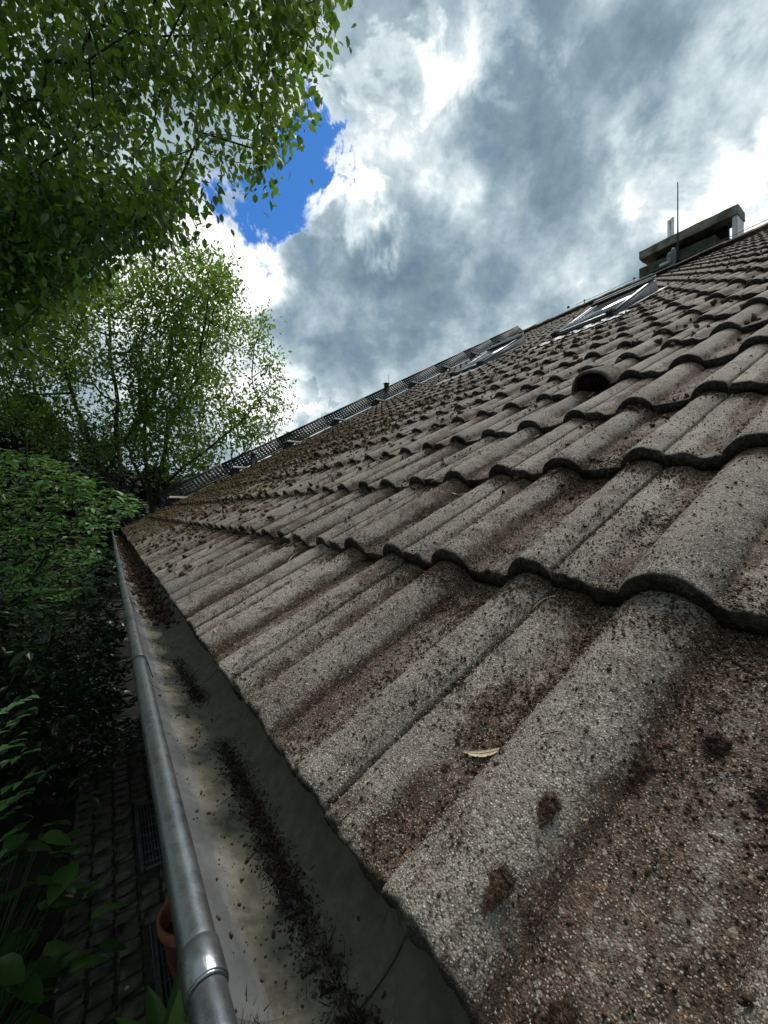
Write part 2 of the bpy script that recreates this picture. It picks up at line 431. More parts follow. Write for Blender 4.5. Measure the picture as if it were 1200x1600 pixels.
# wall, gables, soffit
mb = MB(); mb.box((9.0, (Y_START + Y_END) / 2, 1.15), (16.5, Y_END - Y_START - .5, 2.30))
mb.build('wall', M_WALL, house)
mb = MB(); ra = W(0, SRIDGE)
xr, zr = ra[0], ra[2]
gv = []
for y in (Y_START + .26, Y_END - .26):
    gv += [[.75, y, 2.302], [2 * xr - .75, y, 2.302], [xr, y, zr - .35]]
mb.raw(gv, [[0, 1, 4, 3], [1, 2, 5, 4], [2, 0, 3, 5]], [[0, 2, 1], [3, 4, 5]])
mb.build('gable', M_WALL, house)
mb = MB(); mb.box((.225, (Y_START + Y_END) / 2, CAMZ - .37), (.025, Y_END - Y_START, .17), bev=.003)
mb.build('fascia_board', M_WOOD, house)
mb = MB(); mb.box((.49, (Y_START + Y_END) / 2, CAMZ - .46), (.50, Y_END - Y_START, .02))
mb.build('soffit', M_WOOD, house)

roof = MB()
c1 = W(np.array([Y_START, Y_END, Y_END, Y_START]), np.array([.07, .07, SRIDGE, SRIDGE]), -.055)
c2 = c1 - TN * .03
roof.raw(np.vstack([c1, c2]), [[0, 3, 2, 1], [4, 5, 6, 7], [0, 1, 5, 4], [1, 2, 6, 5], [2, 3, 7, 6], [3, 0, 4, 7]])
roof = roof.build('roof', M_WOOD, house)
roof['label'] = 'grey brown concrete pantile slope with moss and crumbled soil in the troughs'
# far slope, seen by nobody here but closing the roof
mb = MB()
aa = np.linspace(0, TW, 13)[:-1]
ts = np.concatenate([TW * c + GO + aa for c in range(C0, C1 + 1)] + [[Y_END]])
hs = prof((ts - GO) % TW)
ss = np.repeat(np.arange(0, NROW) * TE, 2); ss[1::2] += TE - .004
hh = np.tile([0, -.024], NROW)
S_, T_ = np.meshgrid(ss, ts, indexing='ij'); H_ = hs[None, :] + hh[:, None]
P = W(T_, S_, H_); P[..., 0] = 2 * xr - P[..., 0]
nr, nc = P.shape[:2]
idx = np.arange(nr * nc).reshape(nr, nc)
mb.raw(P.reshape(-1, 3), np.stack([idx[:-1, :-1], idx[:-1, 1:], idx[1:, 1:], idx[1:, :-1]], -1).reshape(-1, 4))
bs = mb.build('back_slope_tiles', M_TILE, house); bs['kind'] = 'stuff'

# ---- tiles
def tile_mesh(name, na, ny, seed, amp, world_off=None, length=TL):
    """one roof tile in local coords: x along the eaves, y up the slope, z normal; origin at its groove corner"""
    key = np.array([0, .003, .008, .016, .024, .032, .040, .048, .056, .062, .0665, .072, .105, .134, .1385, .143, .150, .160, .170, .181, .192, .202, .212, .219, .2235, .228, .246, .257, .268, .280, .2955])
    if na > len(key):
        xs = np.interp(np.linspace(0, len(key) - 1, na), np.arange(len(key)), key)
        lin = np.linspace(0, .2955, na); xs = .5 * xs + .5 * lin
    elif na == len(key): xs = key
    else: xs = key[np.unique(np.round(np.linspace(0, len(key) - 1, na)).astype(int))]
    ys = np.concatenate([[.0025], np.linspace(.007, length, ny)])
    rows = [(.07, -.023), (.002, -.0235), (.0, -.021), (-.0012, -.013), (-.0004, -.0025)]
    yy = np.concatenate([[r[0] for r in rows], ys]); dz = np.concatenate([[r[1] for r in rows], [-.0008], np.zeros(ny)])
    X, Yg = np.meshgrid(xs, yy); Z = prof(X) + dz[:, None] - DROP * np.maximum(Yg, 0) * (dz[:, None] > -.002)
    P2 = np.stack([X, Yg, np.full_like(X, seed * 3.7)], -1)
    P3 = np.stack([X, Yg, dz[:, None] + np.zeros_like(X) + seed * 3.7], -1)
    if amp > 0:
        Z = Z + amp * (fbm(P2, 14, 3, seed) * .0022 + vnoise(P2, 90, seed + 5) * .0007)
        front = ((dz[:, None] < -.0005) & (dz[:, None] > -.0225)) | (np.arange(len(yy))[:, None] == len(rows))
        Yg = Yg + front * amp * (fbm(P3, 70, 4, seed + 9) * .0052 + fbm(P2[..., :], 9, 2, seed + 3) * .002)
        if na > 100:
            gr = vnoise(P2, 420, seed + 11); Z = Z + np.clip(gr, 0, 1) ** 2 * .0006 + vnoise(P2, 220, seed + 2) * .00035
            Yg = Yg + front * vnoise(P3, 300, seed + 4) * .0008
    # dirt weight: troughs, just below the next tile's butt, and random
    lee_ = np.exp(-((X - .136) / .011) ** 2) + np.exp(-((X - .227) / .011) ** 2) + np.exp(-((X - .069) / .010) ** 2)
    d = .50 * (1 - sstep(prof(X), .002, .019)) + .34 * lee_ + .62 * sstep(Yg, TE - .11, TE) + .22 * fbm(P2, 6, 2, seed + 21) - .10
    d = d - .25 * np.exp(-((X - .29) / .02) ** 2)
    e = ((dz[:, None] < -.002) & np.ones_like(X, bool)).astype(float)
    # skirts at both sides
    def skirt(col, dx, dzv):
        V = np.stack([X[:, col] + dx, Yg[:, col], np.minimum(Z[:, col] - dzv, Z[:, col])], -1)
        return V
    G = np.stack([X, Yg, Z], -1)
    L = skirt(0, .0004, .019)[:, None]; R_ = skirt(-1, 0, .010)[:, None]
    G = np.concatenate([L, G, R_], 1)
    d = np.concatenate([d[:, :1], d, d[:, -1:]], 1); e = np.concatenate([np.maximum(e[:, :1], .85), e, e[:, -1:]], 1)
    nr, nc = G.shape[:2]; idx = np.arange(nr * nc).reshape(nr, nc)
    F = np.stack([idx[:-1, :-1], idx[:-1, 1:], idx[1:, 1:], idx[1:, :-1]], -1).reshape(-1, 4)
    return G.reshape(-1, 3), F, d.ravel(), e.ravel()
from mathutils import Matrix
RB = Matrix(((0, CP, -SP, 0), (1, 0, 0, 0), (0, SP, CP, 0), (0, 0, 0, 1)))   # local x->Y, y->slope, z->normal
R3 = np.array([[0, CP, -SP], [1, 0, 0], [0, SP, CP]])
cells = []
for r in range(NROW):
    for c in range(C0, C1 + 1):
        P = W(TW * c + GO + .15, r * TE + .17) - np.array([0, 0, CAMZ])
        z = P @ FW; u = P @ RT / max(z, .01)
        vis = z > .05 and abs(u) < 1.15
        cells.append((0 if vis else 1, P @ P, r, c))
cells.sort()
near = cells[:299]; rest = cells[299:]
mid_meshes = []
for k in range(6):
    V, F, d, e = tile_mesh('tile', 31, 12, 40 + k, 1.0)
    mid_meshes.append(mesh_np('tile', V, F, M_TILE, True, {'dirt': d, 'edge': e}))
low_meshes = []
for k in range(6):
    V, F, d, e = tile_mesh('tile', 19, 3, 60 + k, .8)
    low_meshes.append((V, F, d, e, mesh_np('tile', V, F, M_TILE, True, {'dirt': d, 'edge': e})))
def jitter(r, c, k):
    rs = np.random.default_rng(abs(r * 1000 + c * 7 + 31) + 5)
    j = rs.normal(0, 1, 4) * k
    return j
for i, (_, d2, r, c) in enumerate(near):
    dist = math.sqrt(d2)
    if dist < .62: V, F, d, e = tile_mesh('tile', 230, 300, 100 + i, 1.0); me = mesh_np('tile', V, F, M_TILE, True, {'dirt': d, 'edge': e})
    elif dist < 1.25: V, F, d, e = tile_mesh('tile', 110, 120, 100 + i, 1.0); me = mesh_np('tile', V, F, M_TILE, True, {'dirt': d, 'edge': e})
    elif dist < 3.2: me = mid_meshes[(r * 5 + c * 3) % 6]
    else: me = low_meshes[(r * 5 + c * 3) % 6][4]
    j = jitter(r, c, 1.0 if dist > 1.2 else .35)
    o = obj('tile', me, roof)
    q = W(TW * c + GO + j[0] * .0012, r * TE + j[1] * .003, j[2] * .0006)
    o.matrix_world = Matrix.Translation(q) @ RB @ Matrix.Rotation(j[3] * .004, 4, 'Z') @ Matrix.Rotation(j[2] * .003, 4, 'X')
VV, FF, DD, EE = [], [], [], []; n0 = 0
for i, (_, d2, r, c) in enumerate(rest):
    V, F, d, e, _m = low_meshes[(r * 5 + c * 3) % 6]
    j = jitter(r, c, 1.0)
    VV.append(V @ R3.T + W(TW * c + GO + j[0] * .0012, r * TE + j[1] * .004, j[2] * .0012)); FF.append(F + n0); DD.append(d); EE.append(e); n0 += len(V)
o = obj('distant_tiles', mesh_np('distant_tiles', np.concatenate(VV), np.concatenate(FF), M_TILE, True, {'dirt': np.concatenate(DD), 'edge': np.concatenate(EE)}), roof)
o['kind'] = 'stuff'

# ridge caps
rs = np.random.default_rng(3)
def ridge_mesh(seed):
    an = np.linspace(-1.25, 1.25, 11); V = []
    for y, k in ((0, 1.0), (.015, 1.03), (.40, .93)):
        for a in an: V.append([math.sin(a) * .125 * k, y, math.cos(a) * .105 * k - .01])
    for a in an: V.append([math.sin(a) * .11, .0, math.cos(a) * .09 - .01])
    V = np.array(V) + fbm(np.array(V), 25, 2, seed)[:, None] * .003; n = len(an)
    F = [[i * n + j, i * n + j + 1, (i + 1) * n + j + 1, (i + 1) * n + j] for i in range(2) for j in range(n - 1)] + [[3 * n + j, 3 * n + j + 1, j + 1, j] for j in range(n - 1)]
    return mesh_np('ridge_tile', V, np.array(F), M_TILE, True, {'dirt': np.full(len(V), -.1), 'edge': np.zeros(len(V))})
rm = [ridge_mesh(k) for k in range(3)]
y = Y_START
i = 0
while y < Y_END - .05:
    obj('ridge_tile', rm[i % 3], roof, (xr, y, zr + .008 + rs.normal(0, .004)), (0, rs.normal(0, .02), rs.normal(0, .01))); y += .36; i += 1
# verge boards
for y_ in (Y_START - .014, Y_END + .012):
    mb = MB(); c = W(y_, SRIDGE / 2 + .04, -.045); mb.box(c, (SRIDGE - .1, .02, .13), (TS, TX, TN), bev=.003); mb.build('verge_board', M_WOOD, house)

# ---- ventilating hood tile
def hood(t, s, rr, ln, name='vent_hood'):
    par = MB(); n = 14; V = []
    for y, k in ((0, 1.0), (.01, 1.03), (ln * .5, .86), (ln, .35)):
        for a in np.linspace(-1.55, 1.55, n): V.append([math.sin(a) * rr * k, y, max(math.cos(a), 0) * rr * .92 * k + .004 - y * .06])
    for y, k in ((0, .86), (ln * .5, .70)):
        for a in np.linspace(-1.55, 1.55, n): V.append([math.sin(a) * rr * k, y, max(math.cos(a), 0) * rr * .92 * k + .002])
    V = np.array(V); V = V + fbm(V, 30, 2, 5)[:, None] * .0025
    F = [[i * n + j, i * n + j + 1, (i + 1) * n + j + 1, (i + 1) * n + j] for i in range(3) for j in range(n - 1)]
    F += [[4 * n + j, 4 * n + j + 1, j + 1, j] for j in range(n - 1)] + [[5 * n + j, 5 * n + j + 1, 4 * n + j + 1, 4 * n + j] for j in range(n - 1)]
    P = V @ R3.T + W(t, s, 0)
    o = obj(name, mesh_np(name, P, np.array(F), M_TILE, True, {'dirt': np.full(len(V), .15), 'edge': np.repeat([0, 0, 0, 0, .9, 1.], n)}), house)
    g = MB()
    for k in np.linspace(-.62, .62, 9):
        zt = math.sqrt(max(1 - k * k, .02)) * rr * .80
        g.box(W(t + k * rr * .9, s + .012, zt / 2), (rr * .035, .006, zt), (TX, TS, TN))
    g.build('vent_grille', M_DARKPLASTIC, o)
    b = MB(); b.box(W(t, s + ln * .42, rr * .30), (rr * 1.25, .004, rr * .6), (TX, TS, TN)); b.build('baffle', M_DARKPLASTIC, o)
    return o
hood(.735, 1.135 + .20, .068, .20)['label'] = 'wide arched ventilating hood with ribbed black mouth'
hood(2.90, 1.36, .055, .14)['label'] = 'small round mouthed ventilating hood far down the slope'

# ---- gutter: half-round trough, front bead, sleeves, clips
GX, GZ, GR = .1195, CAMZ - .262, .074
YS, YE = Y_START - .1, Y_END + .06
def gutter_shell(y0, y1, r, a0, a1, n, m, thick, wob=0.0):
    ys = np.linspace(y0, y1, n); an = np.linspace(a0, a1, m)
    Yg, A = np.meshgrid(ys, an, indexing='ij'); out = []
    P2 = np.stack([Yg, A * .08], -1)
    for q in (r, r - thick):
        rr_ = q + (fbm(P2, 5, 3, 8) * .0010) * wob
        out.append(np.stack([GX - rr_ * np.cos(A), Yg, GZ - rr_ * np.sin(A)], -1).reshape(-1, 3))
    V = np.concatenate(out); k = n * m
    idx = np.arange(k).reshape(n, m)
    F1 = np.stack([idx[:-1, :-1], idx[1:, :-1], idx[1:, 1:], idx[:-1, 1:]], -1).reshape(-1, 4)
    F2 = F1[:, ::-1] + k
    rim = []
    for j in (0, m - 1):
        for i in range(n - 1): rim.append([idx[i, j], idx[i + 1, j], idx[i + 1, j] + k, idx[i, j] + k])
    for i in (0, n - 1):
        for j in range(m - 1): rim.append([idx[i, j], idx[i, j + 1], idx[i, j + 1] + k, idx[i, j] + k])
    return V, np.concatenate([F1, F2, np.array(rim)])
V, F = gutter_shell(YS, YE, GR, 0.0, math.pi * .98, 260, 40, .0009, 1.0)
gut = obj('gutter', mesh_np('gutter', V, F, M_ZINCI, True), house)
gut['label'] = 'half round zinc gutter silted along its sole'
def bead(name, y0, y1, r, parent, n=20, mat=M_ZINC, off=0.0):
    ys = np.concatenate([[y0, y0], np.linspace(y0 + .0004, y1 - .0004, max(3, int((y1 - y0) * 40))), [y1, y1]])
    rr_ = np.concatenate([[r * .80, r * .97], np.full(len(ys) - 4, r), [r * .97, r * .80]])
    P = np.stack([np.full(len(ys), GX - GR - .001) , ys, np.full(len(ys), GZ + .001)], -1)
    P[:, 0] += fbm(P[:, 1:], 4, 2, 3) * .0008; P[:, 2] += fbm(P[:, 1:], 5, 2, 13) * .0008
    P[:, 0] += off
    mbb = MB(); an = np.linspace(0, 2 * np.pi, n, endpoint=False)
    V = (P[:, None] + rr_[:, None, None] * np.stack([np.cos(an), np.zeros(n), np.sin(an)], -1)[None]).reshape(-1, 3)
    Q = [[i * n + j, i * n + (j + 1) % n, (i + 1) * n + (j + 1) % n, (i + 1) * n + j] for i in range(len(ys) - 1) for j in range(n)]
    mbb.raw(V, Q)
    return mbb.build(name, mat, parent, True)
cuts = [YS, .237, .83, 1.41, 1.62, 3.4, YE]
for i in range(len(cuts) - 1):
    bead('gutter_bead', cuts[i] + .0006, cuts[i + 1] - .0006, .0102 + (.0006 if i % 2 else 0), gut, 26)
for y0, y1, r in ((.2385, .2625, .0117), (.832, .846, .0113), (1.412, 1.43, .0113), (1.75, 1.765, .0113), (3.41, 3.44, .0114)):
    bead('gutter_sleeve', y0, y1, r, gut, 28)
# bracket springs curling over the bead down into the trough
for y_ in (.829, 1.409, 2.3, 3.2, 4.1, 5.0, 5.9):
    mb = MB(); P = []
    for a in np.linspace(-2.2, .9, 14):
        P.append([GX - GR - .001 + math.sin(a) * .0118, y_, GZ + .001 + math.cos(a) * .0118])
    P = np.array(P)
    tail = np.array([[GX - GR + .013, y_ - .002, GZ - .006], [GX - GR + .0155, y_ - .006, GZ - .016], [GX - GR + .019, y_ - .012, GZ - .026]])
    mb.tube(np.vstack([P, tail]), .0009, 6); mb.build('bracket_spring', M_DARKPLASTIC, gut, True)
# sleeve tongue at the lens end: rounded sheet lip standing inside the trough
mb = MB(); pts = []
for k, a in enumerate(np.linspace(.05, .62, 10)):
    wd = .010 * math.sin(math.pi * (k / 9.0) ** .8) + .002
    rr_ = GR - .0035
    for dy in (-wd, 0, wd): pts.append([GX - rr_ * math.cos(a) + .002, .226 + dy * 1.3, GZ - rr_ * math.sin(a) + .002])
V = np.array(pts); F = [[i * 3 + j, i * 3 + j + 1, (i + 1) * 3 + j + 1, (i + 1) * 3 + j] for i in range(9) for j in range(2)]
V2 = V + [.0012, 0, .0012]
mb.raw(np.vstack([V, V2]), F + [[a + 30 for a in f[::-1]] for f in F] + [[i * 3, (i + 1) * 3, (i + 1) * 3 + 30, i * 3 + 30] for i in range(9)] + [[i * 3 + 2, (i + 1) * 3 + 2, (i + 1) * 3 + 32, i * 3 + 32] for i in range(9)])
mb.build('sleeve_tongue', M_ZINC, gut, True)
# soldered joints across the trough
for y_ in (.236, .842, 2.62, 4.55):
    V, F = gutter_shell(y_, y_ + .022, GR - .0011, 0.06, math.pi * .97, 4, 40, .0012, 0.0)
    obj('solder_joint', mesh_np('solder_joint', V, F, M_ZINCI, True), gut)
# gutter brackets below, reaching the fascia
for y_ in (-.9, .2, 1.1, 2.0, 2.9, 3.8, 4.7, 5.6, 6.4):
    mb = MB(); an = np.linspace(-.1, math.pi, 16)
    P = [[GX - (GR + .003) * math.cos(a), y_, GZ - (GR + .003) * math.sin(a)] for a in an] + [[.208, y_, GZ + .02]]
    mb.tube(P, .0025, 6); mb.build('gutter_bracket', M_ZINC, gut, True)

# ---- roof windows
def roof_window(t0, t1, s0, s1, ha, hb):
    """window on a wedge curb: its plane rises from ha at the foot to hb at the head"""
    tm = (t0 + t1) / 2; A_ = W(tm, s0, ha); B_ = W(tm, s1, hb); L_ = np.linalg.norm(B_ - A_); Sx = unit(B_ - A_); Nx = np.cross(Sx, TX) * -1
    if Nx @ TN < 0: Nx = -Nx
    AX = (TX, Sx, Nx)
    def Q(dt, ds, dn): return A_ + TX * (dt - (tm - t0)) + Sx * ds + Nx * dn
    wt = t1 - t0; wd = .045
    fr = MB()
    for tt in (t0, t1):       # triangular cheeks
        o_ = .008
        V = [W(tt - o_, s0, -.02), W(tt - o_, s1, -.02), W(tt - o_, s1, hb - .01), W(tt - o_, s0, ha - .01), W(tt + o_, s0, -.02), W(tt + o_, s1, -.02), W(tt + o_, s1, hb - .01), W(tt + o_, s0, ha - .01)]
        fr.raw(V, [[0, 1, 2, 3], [7, 6, 5, 4], [0, 4, 5, 1], [1, 5, 6, 2], [2, 6, 7, 3], [3, 7, 4, 0]])
    fr.box(W(tm, s1 - .012, hb / 2 - .01), (wt - .02, .02, hb), (TX, TS, TN))
    o = fr.build('roof_window', M_LEADGREY, house)
    b = MB(); b.box(W(tm, s0 - .012, ha / 2 - .004), (wt + .02, .05, ha + .005), (TX, TS, TN), bev=.006); b.build('foot_rail', M_DARKPLASTIC, o)
    g_ = MB(); g_.box(Q(wt / 2, L_ / 2, -.004), (wt - .01, L_ - .02, .01), AX); g_.build('pane', M_GLASS, o)
    c = MB()
    for d_ in (.016, wt - .016): c.box(Q(d_, L_ * .42, .005), (.030, L_ * .84, .006), AX)
    c.box(Q(wt / 2, .018, .006), (wt, .03, .008), AX)
    for d_ in (wt * .36,): c.box(Q(wt - .07, L_ * .42, .003), (.008, L_ * .8, .004), AX)
    c.build('cover_strip', M_ALU, o)
    v = MB(); v.box(Q(wt / 2, L_ * .92, .012), (wt, L_ * .12, .022), AX); v.build('ventilation_slot', M_DARKPLASTIC, o)
    v = MB(); v.box(Q(wt / 2, L_ * .985, .028), (wt + .03, .045, .012), AX, bev=.003); v.build('head_cover', M_ALU, o)
    f = MB()
    for tt in (t0 - .045, t1 + .045): f.box(W(tt, (s0 + s1) / 2, .026), (.06, s1 - s0 + .10, .008), (TX, TS, TN))
    f.build('flashing', M_GREYM, o)
    a_, n = np.arange(t0 - .16, t1 + .16, .006), 5
    V = []
    for k in range(n):
        s_ = s0 - .24 + k * .2 / (n - 1)
        for tt in a_: V.append(W(tt, s_ + .012 * math.sin(tt * 40), max(float(surf_h(tt, s_)), .012) + .008 + .002 * math.sin(tt * 90)))
    V = np.array(V); m_ = len(a_); idx = np.arange(n * m_).reshape(n, m_)
    F = np.stack([idx[:-1, :-1], idx[:-1, 1:], idx[1:, 1:], idx[1:, :-1]], -1).reshape(-1, 4)
    obj('apron', mesh_np('apron', np.vstack([V, V - TN * .002]), np.concatenate([F, F[:, ::-1] + len(V)]), M_APR, True), o)
    for tt in (t0 + .02, t1 - .02):
        hd = MB(); hd.box(W(tt, s0 + .0, ha + .012), (.06, .08, .04), (TX, TS, TN), bev=.01); hd.build('hinge_cover', M_DARKPLASTIC, o)
    return o
roof_window(1.80, 2.36, 3.93, 4.86, .05, .135)['label'] = 'roof window nearer the chimney, tilted up on a grey wedge curb'
roof_window(3.46, 3.98, 4.15, 5.10, .05, .125)['label'] = 'roof window farther left beside the perforated walkway'

# ---- chimney behind the ridge
CX0, CX1 = xr + .10, xr + .38
def ycap(px, d):   # Y on the plane X=d seen at column px
    u = (px - 600) / FPX; return d * (math.cos(YAW) - math.sin(YAW) * u) / (math.sin(YAW) + math.cos(YAW) * u)
yn, yf = ycap(1154, CX0), ycap(1000, CX0)
def hcap(ratio): return CAMZ + ratio * CX0
chim = MB(); chim.box(((CX0 + CX1) / 2 + .02, (yn + yf) / 2 + .02, (zr - 1 + hcap(.540)) / 2), (CX1 - CX0 - .12, yf - yn - .26, hcap(.540) - zr + 1), bev=.01)
chim = chim.build('chimney', M_DARK, house); chim['label'] = 'broad chimney with open sides under a mossy concrete slab'
def slab(name, y0, y1, z0, z1, mat, tilt=0.0, x0=CX0 - .04, x1=CX1 + .04, nx=6, ny=24):
    V = []; F = []
    def grid(f, n1, n2):
        b = len(V)
        for i in range(n1 + 1):
            for j in range(n2 + 1): V.append(f(i / n1, j / n2))
        for i in range(n1):
            for j in range(n2): F.append([b + i * (n2 + 1) + j, b + i * (n2 + 1) + j + 1, b + (i + 1) * (n2 + 1) + j + 1, b + (i + 1) * (n2 + 1) + j])
    for zz in (z0, z1): grid(lambda a, b: [x0 + (x1 - x0) * a, y0 + (y1 - y0) * b, zz], nx, ny)
    for xx in (x0, x1): grid(lambda a, b: [xx, y0 + (y1 - y0) * b, z0 + (z1 - z0) * a], 3, ny)
    for yy_ in (y0, y1): grid(lambda a, b: [x0 + (x1 - x0) * b, yy_, z0 + (z1 - z0) * a], 3, nx)
    V = np.array(V); F = np.array(F)
    N = np.stack([fbm(V, 5, 3, 1), fbm(V, 5, 3, 2), fbm(V, 7, 3, 4)], -1)
    V = V + N * .014
    V[:, 2] += tilt * (V[:, 1] - y0)
    return obj(name, mesh_np(name, V, F, mat), chim)
slab('cap_slab', yn, yf, hcap(.570), hcap(.588), M_CONC)
slab('collar_slab', yn + .30, yf, hcap(.528), hcap(.549), M_CONCG)
mb = MB(); mb.box(((CX0 + CX1) / 2, yn + .045, (zr - .4 + hcap(.569)) / 2), (CX1 - CX0 + .04, .07, hcap(.569) - zr + .4), bev=.004); mb.build('end_panel', M_PALE, chim)
mb = MB(); mb.box(((CX0 + CX1) / 2 + .05, yf - .30, (hcap(.55) + hcap(.570)) / 2), (CX1 - CX0 - .2, .12, hcap(.57) - hcap(.55) - .01)); mb.box(((CX0 + CX1) / 2 + .1, yn + .75, (hcap(.55) + hcap(.57)) / 2), (.12, 1.1, hcap(.57) - hcap(.55) - .01)); mb.build('flue_block', M_DARK, chim)
# steel flue above the slab
for px, r, in ((1045.5, .030), (1050.5, .032)):
    y_ = ycap(px, CX0 + .45)
    mb = MB(); mb.tube([[CX0 + .45, y_, hcap(.60) - .3], [CX0 + .45, y_, hcap(.60) + .25], [CX0 + .45, y_, CAMZ + .628 * (CX0 + .45) * (1.0 if px > 1047 else .997)]], r, 14); mb.build('flue_pipe', M_STEEL, chim, True)
# two sleeve posts and the lightning rod before the chimney
for px, top in ((1046.5, .556), (1052.5, .562)):
    X_ = xr - .02; y_ = ycap(px, X_)
    mb = MB(); mb.tube([[X_, y_, zr - .1], [X_, y_, CAMZ + top * X_ - .05], [X_, y_, CAMZ + top * X_]], [.05, .05, .035], 14); mb.build('sleeve_post', M_GREYM, chim, True)
X_ = xr - .01; y_ = ycap(1059, X_)
mb = MB(); mb.tube([[X_, y_, zr], [X_, y_, CAMZ + .565 * X_], [X_, y_, CAMZ + .60 * X_], [X_, y_, CAMZ + .698 * X_]], [.018, .018, .012, .009], 8); mb.build('lightning_rod', M_DARKPLASTIC, chim, True)
y_ = ycap(1038, xr - .1); mb = MB(); mb.box((xr - .1, y_, zr + .13), (.05, .16, .06), bev=.01); mb.build('junction_box', M_PALE, chim)
# lightning conductor along the ridge
mb = MB(); P = []
for k, yy_ in enumerate(np.arange(Y_START, 5.2, .12)): P.append([xr, yy_, zr + .165 - .012 * math.sin((yy_ % 1.0) * math.pi)])
mb.tube(P, .005, 6); lc = mb.build('lightning_conductor', M_GREYM, house, True)
for yy_ in np.arange(Y_START + .4, 5.2, 1.0):
    mb = MB(); mb.tube([[xr, yy_, zr + .08], [xr, yy_, zr + .175]], .007, 6); mb.box((xr, yy_, zr + .178), (.03, .03, .02), bev=.004); mb.build('conductor_holder', M_DARKPLASTIC, lc)
yy_ = ycap(888, xr); mb = MB(); mb.lathe([(0, -.03), (.022, -.02), (.03, 0), (.022, .02), (0, .03)], (xr, yy_, zr + .18), 12); mb.build('conductor_clamp', M_DARKPLASTIC, lc, True)

# ---- perforated walkway climbing the far verge, one-metre sections on brackets
TWK = Y_END - .10
WU = unit(TX * .55 + np.array([0, 0, 1.0])); WU = unit(WU - (WU @ TS) * TS); WN = np.cross(TS, WU)
walk = None
NB = 9
M_WALK = simple('dull_dark_steel', (.030, .031, .032), (.075, .077, .078), 9., .65, .3)
for k in range(NB):
    s0, s1 = k * .98 + .62, k * .98 + 1.59
    if k == NB - 1: s1 = SRIDGE + .12
    lift = .03
    def WK(a_, ss_, hh_): return W(TWK, ss_, lift + .035 * (ss_ - s0)) + WU * a_ + WN * hh_
    A3 = (WU, TS, WN); wd_ = .215
    g_ = MB()
    for a_ in (.004, wd_): g_.box(WK(a_, (s0 + s1) / 2, 0), (.014, s1 - s0, .028), A3)
    if walk is None:
        walk = g_.build('roof_walkway', M_WALK, house); walk['label'] = 'perforated metal walkway on brackets climbing the far edge of the roof'
    else: g_.build('side_rail', M_WALK, walk)
    g_ = MB()
    for ss_ in np.arange(s0 + .01, s1, .055): g_.box(WK(wd_ / 2, ss_, 0), (wd_, .040, .006), A3)
    for a_ in np.arange(.03, wd_, .042): g_.box(WK(a_, (s0 + s1) / 2, .001), (.027, s1 - s0 - .01, .004), A3)
    g_.build('perforated_panel', M_WALK, walk)
    b0 = W(TWK - .05, s0 + .10, .0)
    g_ = MB(); g_.box(b0 + np.array([.10, 0, .105]), (.34, .05, .035), bev=.003); g_.build('bracket_plate', M_GREYM, walk)
    g_ = MB(); g_.box(b0 + np.array([-.03, .02, .045]), (.13, .05, .13), bev=.003); g_.build('bracket_post', M_DARKPLASTIC, walk)
    g_ = MB(); g_.box(b0 + np.array([.16, .03, .06]), (.06, .03, .09), bev=.003); g_.build('bracket_strut', M_DARKPLASTIC, walk)
# vents on the far edge
q = W(TWK + .02, 2.02, .03)
mb = MB(); mb.lathe([(.048, -.10), (.045, .0), (.036, .02), (.036, .15), (.05, .152), (.05, .165), (.03, .20), (0, .21)], q, 16); v = mb.build('vent_pipe', M_GREYM, house, True); v['label'] = 'short capped grey vent pipe at the mossy far edge'
q = W(Y_END + .0, 5.02, .08)
mb = MB(); mb.box(q + [0, 0, .10], (.075, .075, .26), bev=.006); mb.box(q + [0, 0, .245], (.095, .095, .02), bev=.004); v = mb.build('vent_stack', M_DARK, house); v['label'] = 'tiny square vent stack with a thin aerial'
mb = MB(); mb.tube([q + [.02, -.05, .25], q + [.02, -.05, .42]], .004, 6); mb.build('aerial', M_GREYM, v)

# ================================================================== LITTER ON THE ROOF
def rot_rand(n, rng, flat=0.0):
    A = rng.normal(size=(n, 3, 3)); Q, _ = np.linalg.qr(A); return Q
def scatter(name, base_v, base_f, P, R, S, mat, label, cat, attrs=None, smooth=False, kind='stuff', parent=None):
    n = len(P); bv = np.asarray(base_v, float); k = len(bv)
    S = np.asarray(S, float); S = S[:, None] if S.ndim == 1 else S
    V = np.einsum('nij,nkj->nki', R, bv[None] * S[:, None, :]) + P[:, None]
    F = (np.asarray(base_f)[None] + (np.arange(n) * k)[:, None, None]).reshape(-1, np.asarray(base_f).shape[1])
    at = {a: np.repeat(v_, k) for a, v_ in (attrs or {}).items()}
    o = obj(name, mesh_np(name, V.reshape(-1, 3), F, mat, smooth, at), parent)
    return tag(o, label, cat, kind=kind) if parent is None else tag(o, kind=kind)
OCT_V = np.array([[1, 0, 0], [-1, 0, 0], [0, 1, 0], [0, -1, 0], [0, 0, 1], [0, 0, -1]], float)
OCT_F = np.array([[0, 2, 4], [2, 1, 4], [1, 3, 4], [3, 0, 4], [2, 0, 5], [1, 2, 5], [3, 1, 5], [0, 3, 5]])
BIT_V = np.array([[-1, -.5, -.4], [1, -.35, -.5], [.8, .6, -.45], [-.7, .55, -.4], [-.6, -.4, .5], [.5, -.5, .35], [.75, .35, .55], [-.5, .5, .3]], float)
BIT_F = np.array([[0, 3, 2, 1], [4, 5, 6, 7], [0, 1, 5, 4], [1, 2, 6, 5], [2, 3, 7, 6], [3, 0, 4, 7]])
def world_n(P2): return P2
